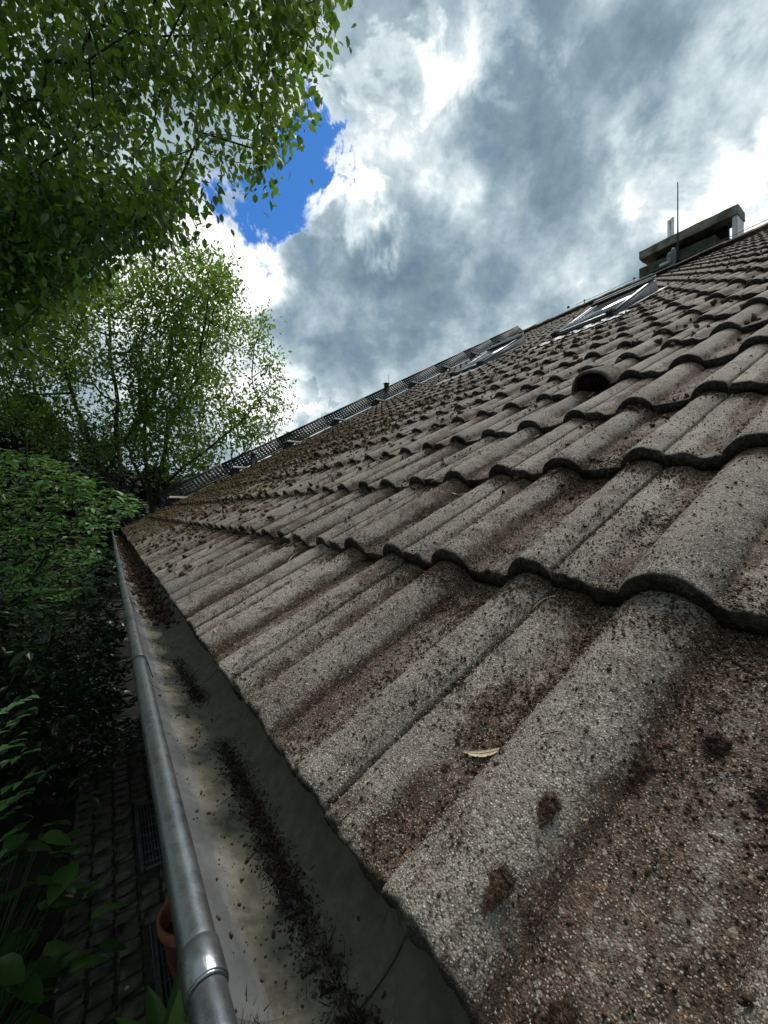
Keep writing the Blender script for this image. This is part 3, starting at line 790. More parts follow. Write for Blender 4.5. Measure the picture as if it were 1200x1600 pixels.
def sample_roof(n, t0, t1, s0, s1, bias, rng, near_pow=1.0, mx=8):
    """bias: 0 anywhere .. 1 only in troughs / below butts"""
    out_t, out_s = [], []
    need = n
    while need > 0:
        u = rng.random(need * mx)
        t = t0 + (t1 - t0) * u ** near_pow; s = s0 + (s1 - s0) * rng.random(need * mx) ** near_pow
        a = (t - GO) % TW; y = s % TE
        tr = 1 - sstep(prof(a), .003, .016)
        below = sstep(y, TE - .085, TE - .01)
        lee = np.exp(-((a - .135) / .009) ** 2) + np.exp(-((a - .228) / .009) ** 2) + np.exp(-((a - .070) / .008) ** 2) + np.exp(-((a - .298) / .004) ** 2) + np.exp(-((a - .008) / .006) ** 2) * .5
        cl = sstep(fbm(np.stack([t, s], -1), 11, 4, 77), -.05, .42)
        wgt = (1 - bias) + bias * np.clip(.30 * tr + .95 * below + .35 * lee, 0, 1) * (.10 + .90 * cl)
        k = rng.random(len(t)) < wgt
        out_t.append(t[k][:need]); out_s.append(s[k][:need]); need -= len(out_t[-1])
    return np.concatenate(out_t), np.concatenate(out_s)
def put(n, t0, t1, s0, s1, bias, size, sig, rng, name, bv, bf, mat, label, cat, aspect=(1, 1, 1), sink=.2, near_pow=1.0, flatrot=False):
    t, s = sample_roof(n, t0, t1, s0, s1, bias, rng, near_pow)
    S = size * np.exp(np.clip(rng.normal(0, sig, n), -2 * sig, 1.35 * sig)); SS = S[:, None] * np.array(aspect)[None] * rng.uniform(.75, 1.3, (n, 3))
    h = surf_h(t, s) + SS[:, 2] * (1 - sink)
    P = W(t, s, h)
    if flatrot:
        an = rng.uniform(0, 2 * np.pi, n); ti = rng.normal(0, .12, n)
        e1 = np.cos(an)[:, None] * TX + np.sin(an)[:, None] * TS + ti[:, None] * TN; e1 /= np.linalg.norm(e1, axis=1)[:, None]
        e3 = TN - (e1 @ TN)[:, None] * e1; e3 /= np.linalg.norm(e3, axis=1)[:, None]; e2 = np.cross(e3, e1)
        R = np.stack([e1, e2, e3], -1)
    else: R = rot_rand(n, rng)
    return scatter(name, bv, bf, P, R, SS, mat, label, cat)
g = np.random.default_rng(21)
# density falls with distance so that grains stay about a pixel in size
JAG = np.random.default_rng(2)
def spiky(n=14, k=.55):
    """an irregular crumb: octahedron split once, with pushed-out corners"""
    V = [v for v in OCT_V]; F = []; mid = {}
    def m_(a, b):
        key = (min(a, b), max(a, b))
        if key not in mid: mid[key] = len(V); V.append(unit(V[a] + V[b]))
        return mid[key]
    for a, b, c in OCT_F:
        x, y, z = m_(a, b), m_(b, c), m_(c, a); F += [[a, x, z], [x, b, y], [z, y, c], [x, y, z]]
    V = np.array(V); return V * JAG.uniform(1 - k, 1 + k, len(V))[:, None], np.array(F)
SP1, SP2, SP3 = spiky(), spiky(k=.65), spiky(k=.5)
put(24000, .02, .75, .004, .40, .10, .00062, .35, g, 'grit', OCT_V, OCT_F, M_GRIT, 'pale grit and sand grains loose on the nearest tiles', 'grit')
put(40000, .02, 1.6, .004, .9, .96, .00080, .45, g, 'soil_crumbs', BIT_V, BIT_F, M_SOIL, 'brown crumbs of moss soil lying in the troughs of the near tiles', 'debris')
put(3200, .02, .9, .004, .7, .97, .0013, .4, g, 'moss_flecks', *SP2, M_MOSSB, 'ragged dark flecks of moss on the nearest tiles', 'debris', (1, .8, .5))
put(34000, .20, 1.5, .10, 1.7, .985, .00105, .55, g, 'fine_moss_crumbs', BIT_V, BIT_F, M_MOSSB, 'fine brown moss crumbs drifted along the near rolls and overlaps', 'debris', (1, .85, .55), near_pow=1.3)
put(15000, .9, 3.9, .30, 3.4, .985, .0023, .6, g, 'moss_crumbs', *SP1, M_MOSSB, 'dark brown moss crumbs heaped below the tile edges', 'debris', (1, .9, .5), near_pow=1.2)
put(260, .3, 1.6, .20, 1.3, .99, .0034, .5, g, 'moss_nubs', *SP2, M_MOSSB, 'loose larger moss nubs by the overlaps of the second row', 'debris', (1, .9, .6))
put(15000, 1.4, 6.5, .01, 5.0, .88, .0052, .6, g, 'moss_cushions', *SP3, M_MOSS, 'dry brown moss cushions on the farther rows of tiles', 'moss', (1, 1, .5))
put(15000, 2.1, 6.6, .01, 2.6, .45, .0062, .6, g, 'olive_moss', *SP2, M_MOSSG, 'olive moss covering the far lower corner of the roof', 'moss', (1, 1, .5), near_pow=.8)
put(5200, .3, 6.4, 1.5, 9.3, .96, .0075, .6, g, 'upper_moss', *SP1, M_MOSSB, 'scattered moss lumps on the upper rows toward the ridge', 'moss', (1, 1, .55))
put(1300, .03, 1.4, .01, .9, .6, .0036, .45, g, 'needles', BIT_V, BIT_F, M_CHAFF, 'thin straw coloured needles strewn over the near tiles', 'litter', (1, .09, .06), .0, flatrot=True)
put(2200, .02, 1.6, .004, 1.2, .55, .0013, .5, g, 'bud_scales', BIT_V, BIT_F, M_CHAFF, 'tiny pale bud scales and husks on the near tiles', 'litter', (1, .55, .15), .1, flatrot=True)
put(1500, .7, 4.8, .01, 1.5, .55, .012, .5, g, 'straw_bits', BIT_V, BIT_F, M_CHAFF, 'straw bits and twig ends littering the middle tiles', 'litter', (1, .12, .09), .0, flatrot=True)
put(3200, .02, 1.2, .004, .7, .9, .0034, .5, g, 'dark_needles', BIT_V, BIT_F, M_SOILD, 'dark needles and fibres stuck in the soil of the near tiles', 'litter', (1, .08, .07), .0, flatrot=True)

# moss tufts torn loose, one thing each
def tuft(name, t, s, size, label, mat=M_MOSSB, hairs=2600, squash=.5, seed=0, tail=.5):
    """matted core, hundreds of crumbs round it and a fur of fine hairs, trailing off down the slope"""
    r = np.random.default_rng(900 + seed); c = W(t, s, float(surf_h(t, s)))
    def cloud(n, k):
        q = r.normal(size=(n, 3)); q /= np.linalg.norm(q, axis=1)[:, None]; q *= (r.random(n) ** .45)[:, None] * k
        q = q * (1 + .9 * fbm(q + seed * 3.1, 1.5, 3, seed))[:, None] * np.array([.8, 1.1, 1])
        dn = (r.random(n) < .30) * r.random(n) * tail * 2.0
        q[:, 1] -= dn; q[:, 0] *= 1 - .3 * dn.clip(0, 1); q[:, 2] = np.abs(q[:, 2]) * squash * (1 - .6 * dn.clip(0, 1)); return q * size
    V, F3, F4, n0 = [], [], [], 0
    q = cloud(260, .85); R = rot_rand(260, r); S = size * .13 * np.exp(r.normal(0, .4, 260))
    Vb = np.einsum('nij,nkj->nki', R, SP1[0][None] * S[:, None, None]) + q[:, None]; k = len(SP1[0])
    V.append(Vb.reshape(-1, 3)); F3.append((SP1[1][None] + (np.arange(260) * k)[:, None, None]).reshape(-1, 3)); n0 += 260 * k
    b = cloud(hairs, 1.05); d = b / (np.linalg.norm(b, axis=1)[:, None] + 1e-9) * .7 + r.normal(0, .6, (hairs, 3)); d[:, 2] = np.abs(d[:, 2]) * .8
    L = size * r.uniform(.10, .55, (hairs, 1)); tip = b + d * L
    pr = np.cross(d, r.normal(size=(hairs, 3))); pr /= np.linalg.norm(pr, axis=1)[:, None]; q = pr * size * .018
    V.append(np.stack([b - q, b + q, tip], 1).reshape(-1, 3)); F3.append(np.arange(hairs * 3).reshape(-1, 3) + n0)
    o = obj(name, mesh_np(name, np.concatenate(V) @ R3.T, np.concatenate(F3), mat, False), None, tuple(c))
    return tag(o, label, 'moss', 'loose moss tufts on the near tiles')
tuft('moss_tuft', .156, .100, .0078, 'furry brown moss tuft on the flank of the widest near roll', seed=1)
tuft('moss_tuft', .154, .047, .0088, 'flattened dark moss tuft nearest the eave edge above the gutter', squash=.4, seed=2)
tuft('moss_tuft', .136, .169, .0090, 'brown moss lump with black tip where the wide roll meets the right trough', squash=.6, seed=3, tail=.8)
tuft('moss_tuft', .104, .213, .0082, 'blackish crumbly moss lump out in the right hand trough', M_SOILD, squash=.4, seed=4)
tuft('moss_tuft', .25, .088, .0045, 'small dark moss tuft in the trough below the feather', squash=.5, seed=5, hairs=500)
tuft('moss_tuft', .074, .190, .0062, 'dark moss lump at the right border of the picture', M_SOILD, squash=.4, seed=6)
tuft('moss_tuft', .112, .026, .0085, 'ragged moss lump at the bottom edge on the tile lip', squash=.4, seed=7)
# feather
ft, fs_ = .234, .117
c = W(ft, fs_, float(surf_h(ft, fs_)) + .0022)
e1 = unit(TX * .78 - TS * .62); e2 = np.cross(TN, e1)
fe = MB(); V = []; n = 30; L = .034
for i in range(n):
    u = i / (n - 1); x = (u - .5) * L; bend = -.0035 * (4 * (u - .5) ** 2) + .0022
    wl = .0046 * math.sin(math.pi * min(1, u * 1.05)) ** .6 * (1 - .25 * u); rag = (i % 7 == 3) * .0009
    for kk, wv in ((-1, -wl * .45), (0, 0), (1, wl - rag)):
        V.append(c + e1 * x + e2 * (bend + wv) + TN * (.0010 * abs(kk) + .0015 * u))
F = [[i * 3 + j, i * 3 + j + 1, (i + 1) * 3 + j + 1, (i + 1) * 3 + j] for i in range(n - 1) for j in range(2)]
V = np.array(V); fo = obj('feather', None, None, tuple(c)); tag(fo, 'small curved cream feather lying in the trough left of the wide roll', 'feather')
vane = obj('vane', mesh_np('vane', np.vstack([V, V - TN * .0002]) - c, np.array(F + [[a + 3 * n for a in f[::-1]] for f in F]), M_FEATHER), fo)
mb = MB(); mb.tube([V[i * 3 + 1] + TN * .0004 - c - (e1 * .006 * (i == 0)) for i in range(0, n, 3)], np.linspace(.0005, .0002, 10), 6); mb.build('quill', M_QUILL, fo, True)
# a few single stalks and droppings
def stalk(t, s, L, ang, r, label, mat=M_CHAFF, lift=.004):
    c = W(t, s, float(surf_h(t, s)) + lift); d = unit(TX * math.cos(ang) + TS * math.sin(ang)); k = np.cross(TN, d)
    P = [c + d * (u - .5) * L + k * L * .10 * math.sin(u * 3) + TN * (.25 * L * math.sin(u * 2.2) * .5) for u in np.linspace(0, 1, 8)]
    mb = MB(); mb.tube(P, np.linspace(r, r * .5, 8), 6); return tag(mb.build('stalk', mat, None, True), label, 'stalk', 'dry stalks on the tiles')
stalk(.285, .300, .030, 2.1, .0007, 'pale curled stalk standing below the second row of tiles', lift=.006)
stalk(1.30, .18, .13, .9, .0017, 'long straight straw lying across the far eave tiles')
stalk(1.02, .28, .07, 1.0, .0014, 'short pale straw in the trough above the gutter bend')
stalk(.72, .42, .05, 2.6, .0011, 'thin bent twig leaning on a roll of the second row')

# gutter litter
def gut_pt(y, a, r=GR - .001): return np.stack([GX - r * np.cos(a), y, GZ - r * np.sin(a)], -1)
def gutter_litter(name, n, size, sig, aspect, mat, label, y0=.12, y1=5.5, a_mu=1.74, a_sd=.13, pile=.006, pw=1.6, base=(BIT_V, BIT_F), cl_lo=-.25, flat=.5):
    y = y0 + (y1 - y0) * g.random(n * 4) ** pw
    k = fbm(np.stack([y, y * 0], -1), 7, 3, 55) + .35 * sstep(y, .9, 2.2) > cl_lo + g.random(n * 4) * .5 - .1
    y = y[k][:n]; n = len(y)
    a = a_mu + .10 * vnoise(np.stack([y, y * 0], -1), 6, 91) + g.normal(0, 1, n) * a_sd * (1 + .6 * sstep(y, 1, 2.5))
    S = size * np.exp(g.normal(0, sig, n)) * (1 + .5 * sstep(y, .8, 3)); up = g.random(n) * pile * np.exp(-((a - a_mu) / a_sd) ** 2)
    P = gut_pt(y, a); P[:, 2] += up + S * .3
    SS = S[:, None] * np.array(aspect)[None] * g.uniform(.7, 1.3, (n, 3))
    R = rot_rand(n, g)
    return scatter(name, base[0], base[1], P, R, SS, mat, label, 'litter')
gutter_litter('leaf_mould', 16000, .0010, .45, (1, .6, .5), M_SOILD, 'black leaf mould lying in a ragged strip along the gutter sole', pile=.005, a_sd=.10, cl_lo=-.05)
gutter_litter('gutter_mould_crumbs', 6000, .0009, .5, (1, .8, .6), M_SOIL, 'brown crumbs mixed into the dark mould of the gutter', pile=.005, a_sd=.12, cl_lo=-.05)
gutter_litter('gutter_needles', 6000, .0040, .4, (1, .07, .06), M_SOILD, 'dark needles tangled in the gutter mould', pile=.007, a_sd=.12, cl_lo=-.05)
gutter_litter('gutter_crumbs', 2500, .0010, .5, (1, .8, .6), M_SOIL, 'loose brown crumbs scattered on the gutter silt', a_mu=1.55, a_sd=.32, pile=.001, cl_lo=-9)
gutter_litter('gutter_chaff', 140, .0018, .35, (1, .18, .1), M_CHAFF, 'pale scales among the gutter mould', a_mu=1.6, a_sd=.35, pile=.004, cl_lo=-9)
gutter_litter('gutter_moss', 2600, .0045, .5, (1, .8, .7), M_MOSSB, 'thick brown moss filling the far stretch of the gutter', y0=1.3, y1=6.4, a_sd=.26, pile=.020, pw=1.0, cl_lo=-9)
# bristly needle tuft on the sleeve tongue
V = []; F = []
r = np.random.default_rng(5)
for i in range(170):
    b = np.array([GX - GR + .021 + r.normal(0, .004), .218 + r.normal(0, .010), GZ - .026 + r.normal(0, .004)]); d = unit(r.normal(size=3) + [0.1, 0, .9]); L = r.uniform(.004, .010); q = unit(np.cross(d, r.normal(size=3))) * .00035
    V += [b - q, b + q, b + d * L]; F.append([3 * i, 3 * i + 1, 3 * i + 2])
tag(obj('needle_tuft', mesh_np('needle_tuft', V, np.array(F), M_SOILD)), 'bristly dark needle tuft caught behind the gutter sleeve', 'debris')

# ================================================================== YARD
gm = MB(); 
xs_ = np.array([-400, -60, -12, -3, -1.4, 0, 12, 60, 400.]); ys_ = np.array([-400, -60, -10, 0, 4, 8, 14, 60, 700.])
GXX, GYY = np.meshgrid(xs_, ys_); n9 = len(xs_); idx = np.arange(GXX.size).reshape(GXX.shape)
gm.raw(np.stack([GXX, GYY, GXX * 0 - .03], -1).reshape(-1, 3), np.stack([idx[:-1, :-1], idx[:-1, 1:], idx[1:, 1:], idx[1:, :-1]], -1).reshape(-1, 4))
tag(gm.build('ground', M_EARTH), 'dark garden soil round the house', kind='structure')
pv = MB(); pv.box((.24, 3.0, -.012), (.96, 6.0, .02)); pv = tag(pv.build('paving', M_SAND), 'narrow yard paved with small dark cobbles under the eaves', kind='structure')
cob_v = []
def cob_mesh(seed):
    b = MB(); b.box((0, 0, 0), (.128, .108, .06), bev=.016); V = np.concatenate(b.v); V = V + np.stack([fbm(V, 18, 2, seed), fbm(V, 18, 2, seed + 1), fbm(V, 18, 2, seed + 2)], -1) * .006
    return V, b
cm = []
for k in range(5):
    V, b = cob_mesh(k * 7); cm.append(mesh_np('cobble', V, [np.concatenate(b.q), np.concatenate(b.t)], M_COB, False))
cr = np.random.default_rng(12); spots = []
grates = [(.22, .62, 3.45, 4.20), (.245, .64, 2.30, 2.92)]
for i in range(7):
    for j in range(52):
        x = -.165 + i * .135 + cr.normal(0, .003); y = .1 + j * .115 + (.057 if i % 2 else 0) + cr.normal(0, .003)
        if any(a - .08 < x < b_ + .08 and c_ - .08 < y < d_ + .08 for a, b_, c_, d_ in grates): continue
        P = np.array([x, y, -CAMZ]); z = P @ FW; u = P @ RT / z; v_ = 2.6 / z
        seen = x < .36 and abs(u) < .95 and v_ < 1.26 and x > -.45
        spots.append((0 if seen else 1, z, x, y))
spots.sort()
for k, (_, z, x, y) in enumerate(spots[:290]):
    obj('cobble', cm[k % 5], pv, (x, y, -.015 + cr.normal(0, .003)), (cr.normal(0, .03), cr.normal(0, .03), cr.normal(0, .05) + (k % 2) * math.pi))
V0 = np.empty(len(cm[0].vertices) * 3, np.float32); cm[0].vertices.foreach_get('co', V0); V0 = V0.reshape(-1, 3)
_, b = cob_mesh(0)
PP = np.array([[x, y, -.016] for _, z, x, y in spots[290:]])
sv = MB()
for p_ in PP: sv.raw(V0 + p_, np.concatenate(b.q), np.concatenate(b.t))
so = sv.build('cobbles_farther', M_COB, pv); so['kind'] = 'stuff'
for k, (a, b_, c_, d_) in enumerate(grates):
    root = tag(obj('light_well_grate', None, None, ((a + b_) / 2, (c_ + d_) / 2, 0)), ('metal grate over a light well, farther one without the flower pot', 'metal grate over a light well, with the terracotta pot on it')[k], 'grate', 'light well grates in the paving')
    cx, cy = (b_ - a) / 2, (d_ - c_) / 2
    f = MB()
    for sx in (-1, 1): f.box((sx * (cx + .015), 0, .008), (.03, 2 * cy + .06, .03), bev=.004); f.box((0, sx * (cy + .015), .006), (2 * cx, .03, .026), bev=.004)
    f.build('frame', M_GREYM, root)
    f = MB()
    for xx in np.arange(-cx + .015, cx, .022): f.box((xx, 0, .004), (.005, 2 * cy, .02))
    for yy_ in np.arange(-cy + .05, cy, .10): f.box((0, yy_, .002), (2 * cx, .005, .014))
    f.build('bars', M_LEADGREY, root)
# terracotta pot
root = tag(obj('flower_pot', None, None, (.385, 2.58, .018)), 'empty terracotta flower pot standing half under the gutter', 'flower pot')
mb = MB(); mb.lathe([(0, 0), (.095, 0), (.10, .01), (.138, .24), (.158, .242), (.162, .25), (.164, .30), (.158, .306), (.146, .304), (.142, .29), (.128, .24), (.10, .07), (0, .06)], (0, 0, 0), 36); mb.build('body', M_TERRA, root, True)
mb = MB(); mb.lathe([(0, .205), (.06, .208), (.1275, .20)], (0, 0, 0), 24); mb.build('soil', M_EARTH, root)

# ================================================================== PLANTS
LEAF_V = np.array([[0, 0, 0], [.3, -.21, .05], [.3, 0, 0], [.3, .21, .05], [.65, -.19, .04], [.65, 0, -.03], [.65, .19, .04], [1, 0, -.12]], float)
LEAF_Q = np.array([[1, 4, 5, 2], [2, 5, 6, 3]]); LEAF_T = np.array([[0, 1, 2], [0, 2, 3], [4, 7, 5], [5, 7, 6]])
SL_V = np.array([[0, 0, 0], [.45, -.20, .03], [.45, .20, .03], [1, 0, -.06]], float); SL_T = np.array([[0, 1, 2], [1, 3, 2]])
def leaves_mesh(name, P, D, L, mat, rng, rnd, wide=1.0, small=False, roll=1.0, up=None):
    """P base points, D directions, L lengths; blades face roughly up with random roll"""
    n = len(P); D = D / np.linalg.norm(D, axis=1)[:, None]
    U = np.array([0, 0, 1.0]) + rng.normal(0, .55 * roll, (n, 3))
    if up is not None: U = up + rng.normal(0, .4 * roll, (n, 3))
    Bv = np.cross(U, D); Bv /= np.linalg.norm(Bv, axis=1)[:, None] + 1e-9; Nv = np.cross(D, Bv)
    bv = SL_V if small else LEAF_V
    V = P[:, None] + L[:, None, None] * (bv[None, :, 0:1] * D[:, None] + wide * bv[None, :, 1:2] * Bv[:, None] + bv[None, :, 2:3] * Nv[:, None])
    k = len(bv); off = (np.arange(n) * k)[:, None, None]
    F = [(SL_T[None] + off).reshape(-1, 3)] if small else [(LEAF_Q[None] + off).reshape(-1, 4), (LEAF_T[None] + off).reshape(-1, 3)]
    return mesh_np(name, V.reshape(-1, 3), F, mat, True, {'rnd': np.repeat(rnd, k)})
def in_poly(x, y, poly):
    poly = np.array(poly, float); r = np.zeros(len(x), bool); j = len(poly) - 1
    for i in range(len(poly)):
        xi, yi = poly[i]; xj, yj = poly[j]
        c = ((yi > y) != (yj > y)) & (x < (xj - xi) * (y - yi) / (yj - yi + 1e-9) + xi); r ^= c; j = i
    return r
def crown_points(n, poly, z0, z1, rng, hole=0.0, hs=.02, seed=0):
    """points filling a crown whose outline subtends poly from the roof, with its own depth z0..z1"""
    poly = np.array(poly, float); lo, hi = poly.min(0), poly.max(0); out = []
    tot = 0
    while tot < n:
        x = rng.uniform(lo[0], hi[0], 4000); y = rng.uniform(lo[1], hi[1], 4000); k = in_poly(x, y, poly)
        x, y = x[k], y[k]; z = rng.uniform(z0, z1, len(x))
        P = z[:, None] * (FW[None] + (x[:, None] - 600) / FPX * RT - (y[:, None] - 800) / FPX * UP) + [0, 0, CAMZ]
        keep = fbm(P, 1.0 / hs, 3, seed) > hole - rng.random(len(P)) * .25
        out.append(P[keep]); tot += len(out[-1])
    return np.concatenate(out)[:n]
def grow(root_pts, targets, step=.35, pull=.25):
    """attach targets, nearest first, to the growing skeleton; returns nodes, parents"""
    nodes = [np.array(p, float) for p in root_pts]; par = [-1] + list(range(len(root_pts) - 1))
    d0 = np.linalg.norm(targets - nodes[-1], axis=1); order = np.argsort(d0)
    depth = list(np.cumsum([0] + [np.linalg.norm(nodes[i] - nodes[i - 1]) for i in range(1, len(nodes))]))
    N = np.zeros((len(nodes) + len(targets) * 40, 3)); N[:len(nodes)] = nodes; Dp = np.zeros(len(N)); Dp[:len(nodes)] = depth; cnt = len(nodes)
    first_ok = max(1, len(root_pts) // 2)
    ends = []
    for i in order:
        t = targets[i]; dd = np.linalg.norm(N[first_ok:cnt] - t, axis=1); cost = dd + pull * Dp[first_ok:cnt]
        j = int(np.argmin(cost)) + first_ok; a = N[j].copy(); L = np.linalg.norm(t - a); k = max(1, int(L / step)); prev = j
        sag = np.array([0, 0, .10 * L])
        for q in range(1, k + 1):
            u = q / k; p = a + (t - a) * u + sag * math.sin(u * math.pi) + RNG.normal(0, step * .07, 3) * (q < k)
            N[cnt] = p; Dp[cnt] = Dp[prev] + L / k; par.append(prev); prev = cnt; cnt += 1
        ends.append(prev)
    return N[:cnt], np.array(par), ends
def wood(name, N, par, r_tip, r_max, mat, parent, expo=2.2, sides=5):
    n = len(N); w_ = np.zeros(n); child = np.zeros(n, int)
    for i in range(n - 1, 0, -1):
        if child[i] == 0: w_[i] = max(w_[i], r_tip ** expo)
        w_[par[i]] += w_[i]; child[par[i]] += 1
    r = np.minimum(w_ ** (1 / expo), r_max)
    V = []; F = []; A = N[par[1:]]; B = N[1:]; ra_ = np.minimum(r[par[1:]], r[1:] * 1.5); rb = r[1:]
    D = B - A; Ln = np.linalg.norm(D, axis=1)[:, None] + 1e-9; D /= Ln
    ref = np.where(np.abs(D[:, 2:3]) < .9, [[0, 0, 1.0]], [[1.0, 0, 0]]); U = np.cross(D, ref); U /= np.linalg.norm(U, axis=1)[:, None]; Q = np.cross(D, U)
    an = np.linspace(0, 2 * np.pi, sides, endpoint=False); cs, sn = np.cos(an), np.sin(an)
    ring = U[:, None] * cs[None, :, None] + Q[:, None] * sn[None, :, None]
    V = np.concatenate([A[:, None] + ring * ra_[:, None, None], B[:, None] + ring * rb[:, None, None]], 1).reshape(-1, 3)
    m_ = len(A); b = (np.arange(m_) * 2 * sides)[:, None]
    F = np.concatenate([np.stack([b[:, 0] + j, b[:, 0] + (j + 1) % sides, b[:, 0] + sides + (j + 1) % sides, b[:, 0] + sides + j], -1) for j in range(sides)])
    return obj(name, mesh_np(name, V, F, mat, True), parent)

# ---- big tree overhead, drooping oval leaves
M_LEAF1 = leaf_mat('broad_leaf', (.018, .042, .012), (.095, .175, .032), .33, .42, (.27, .48, .040))
M_LEAF2 = leaf_mat('light_leaf', (.035, .070, .014), (.10, .19, .030), .45, .44, (.28, .48, .050))
M_LEAF3 = leaf_mat('shrub_leaf', (.060, .160, .045), (.15, .32, .09), .38, .28, (.16, .32, .05))
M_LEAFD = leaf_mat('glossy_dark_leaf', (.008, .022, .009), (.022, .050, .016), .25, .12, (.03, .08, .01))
M_LEAFH = leaf_mat('broad_garden_leaf', (.025, .070, .015), (.085, .19, .028), .35, .25, (.08, .20, .02))
M_LEAFB = leaf_mat('fresh_leaflet', (.06, .15, .04), (.11, .24, .06), .4, .25, (.14, .34, .05))
M_CONI = leaf_mat('conifer_spray', (.006, .012, .007), (.018, .034, .014), .6, .05, (.02, .05, .01))

r1 = np.random.default_rng(101)
poly1 = [(-700, -500), (420, -500), (520, -120), (505, 0), (488, 90), (480, 130), (455, 165), (468, 205), (503, 232), (492, 262), (455, 250), (432, 215), (405, 232), (400, 262), (372, 290), (345, 285), (318, 308), (300, 310), (296, 340), (280, 360), (240, 352), (205, 372), (160, 392), (125, 440), (60, 460), (30, 520), (-20, 560), (-700, 600)]
T1 = crown_points(1700, poly1, 3.1, 5.8, r1, -.10, 1.1, 3)
T1b = crown_points(260, [(-700, -500), (420, -500), (470, 60), (300, 230), (200, 380), (-100, 500), (-700, 600)], 5.6, 7.5, r1, -.3, 1.1, 9)
T1c = crown_points(230, [(-200, 250), (120, 260), (270, 310), (260, 345), (190, 370), (120, 400), (90, 440), (30, 480), (-200, 540)], 3.6, 5.8, r1, -.5, 1.1, 12)
T1 = np.concatenate([T1, T1b, T1c])
tree1 = tag(obj('broadleaf_tree', None, None, (-3.3, 5.4, 0)), 'large broadleaved tree overhanging the roof from the upper left, dense drooping leaves', 'tree')
N, par, ends = grow([(-3.3, 5.4, -.05), (-3.28, 5.4, 1.5), (-3.2, 5.35, 3.0), (-3.0, 5.25, 4.2), (-2.6, 5.1, 5.4)], T1, .30, .22)
wd = wood('trunk', N, par, .0035, .26, M_BARK, tree1); wd.location = (3.3, -5.4, 0)
E = N[np.array(ends)]
k = 50
Pb = np.repeat(E, k, 0) + r1.normal(0, .13, (len(E) * k, 3)) + np.tile(np.linspace(0, 1, k)[:, None] * [[0, 0, -.16]], (len(E), 1))
D = r1.normal(0, .55, (len(Pb), 3)) + [0.1, -.05, -.75]
cr_ = np.repeat(np.clip(r1.normal(.42, .22, len(E)), 0, 1), k); rn = np.clip(cr_ + r1.normal(0, .16, len(Pb)), 0, 1)
me = leaves_mesh('crown', Pb, D, r1.uniform(.06, .11, len(Pb)), M_LEAF1, r1, rn, 1.2)
o = obj('crown', me, tree1); o.location = (3.3, -5.4, 0); o['kind'] = 'stuff'

# ---- many-stemmed tree past the end of the roof
r2 = np.random.default_rng(202)
poly2 = [(20, 480), (60, 440), (150, 430), (215, 405), (275, 392), (320, 385), (352, 405), (372, 448), (388, 480), (400, 500), (425, 492), (412, 520), (405, 545), (446, 562), (455, 600), (450, 650), (432, 676), (405, 696), (372, 705), (330, 730), (300, 750), (262, 748), (215, 720), (150, 720), (60, 700), (10, 660), (-60, 640), (-80, 520)]
T2 = crown_points(1500, poly2, 7.6, 11.5, r2, .02, 1.1, 31)
tree2 = tag(obj('multi_stemmed_tree', None, None, (.95, 10.3, 0)), 'airy small leaved tree with several dark leaning stems beyond the end of the roof', 'tree')
def px3(x, y, z): return ray(x, y) * z + np.array([0, 0, CAMZ])
base = px3(238, 795, 9.2); root = [(.95, 10.3, -.05), (.93, 10.3, 1.3), tuple(base)]
skel = [np.array(q) for q in root]; sp = [-1, 0, 1]
def limb(start, pts, zs):
    prev = start
    for (x, y), z in zip(pts, zs):
        a = skel[prev]; b = px3(x, y, z)
        for u in (.33, .67, 1.0):
            skel.append(a + (b - a) * u + (r2.normal(0, .03, 3) if u < 1 else 0)); sp.append(prev); prev = len(skel) - 1
    return prev
limb(2, [(252, 729), (263, 660), (306, 597), (318, 520), (330, 450)], [9.2, 9.2, 9.0, 8.9, 8.8])
limb(2, [(263, 752), (330, 698), (388, 647), (425, 600)], [9.2, 9.0, 8.8, 8.7])
limb(2, [(290, 744), (337, 733), (390, 700)], [9.2, 9.3, 9.4])
limb(2, [(205, 715), (194, 690), (240, 620), (267, 555), (279, 457)], [9.3, 9.4, 9.3, 9.2, 9.2])
limb(1, [(185, 720), (182, 651), (176, 580), (170, 496)], [9.6, 9.6, 9.6, 9.6])
limb(1, [(150, 720), (120, 640), (90, 560)], [9.8, 9.8, 9.8])
limb(2, [(225, 690), (218, 600), (222, 520), (232, 440)], [9.0, 9.1, 9.2, 9.3])
def grow_from(skel, sp, targets, step, pull):
    N = np.zeros((len(skel) + len(targets) * 40, 3)); N[:len(skel)] = skel; par = list(sp); cnt = len(skel); Dp = np.zeros(len(N))
    for i in range(1, cnt): Dp[i] = Dp[par[i]] + np.linalg.norm(N[i] - N[par[i]])
    mind = np.array([np.min(np.linalg.norm(N[5:cnt] - t, axis=1)) for t in targets]); ends = []
    for i in np.argsort(mind):
        t = targets[i]; j = int(np.argmin(np.linalg.norm(N[5:cnt] - t, axis=1) + pull * Dp[5:cnt])) + 5; a = N[j].copy(); L = np.linalg.norm(t - a); k = max(1, int(L / step)); prev = j
        for q in range(1, k + 1):
            u = q / k; p = a + (t - a) * u + np.array([0, 0, .08 * L * math.sin(u * math.pi)]) + RNG.normal(0, step * .08, 3) * (q < k)
            N[cnt] = p; Dp[cnt] = Dp[prev] + L / k; par.append(prev); prev = cnt; cnt += 1
        ends.append(prev)
    return N[:cnt], np.array(par), ends
N, par, ends = grow_from(skel, sp, T2, .4, .15)
wd = wood('trunk', N, par, .0058, .12, M_BARK, tree2, 2.2); wd.location = (-.95, -10.3, 0)
E = N[np.array(ends)]; k = 27
Pb = np.repeat(E, k, 0) + r2.normal(0, .16, (len(E) * k, 3)); D = r2.normal(0, .7, (len(Pb), 3)) + [0, 0, -.2]
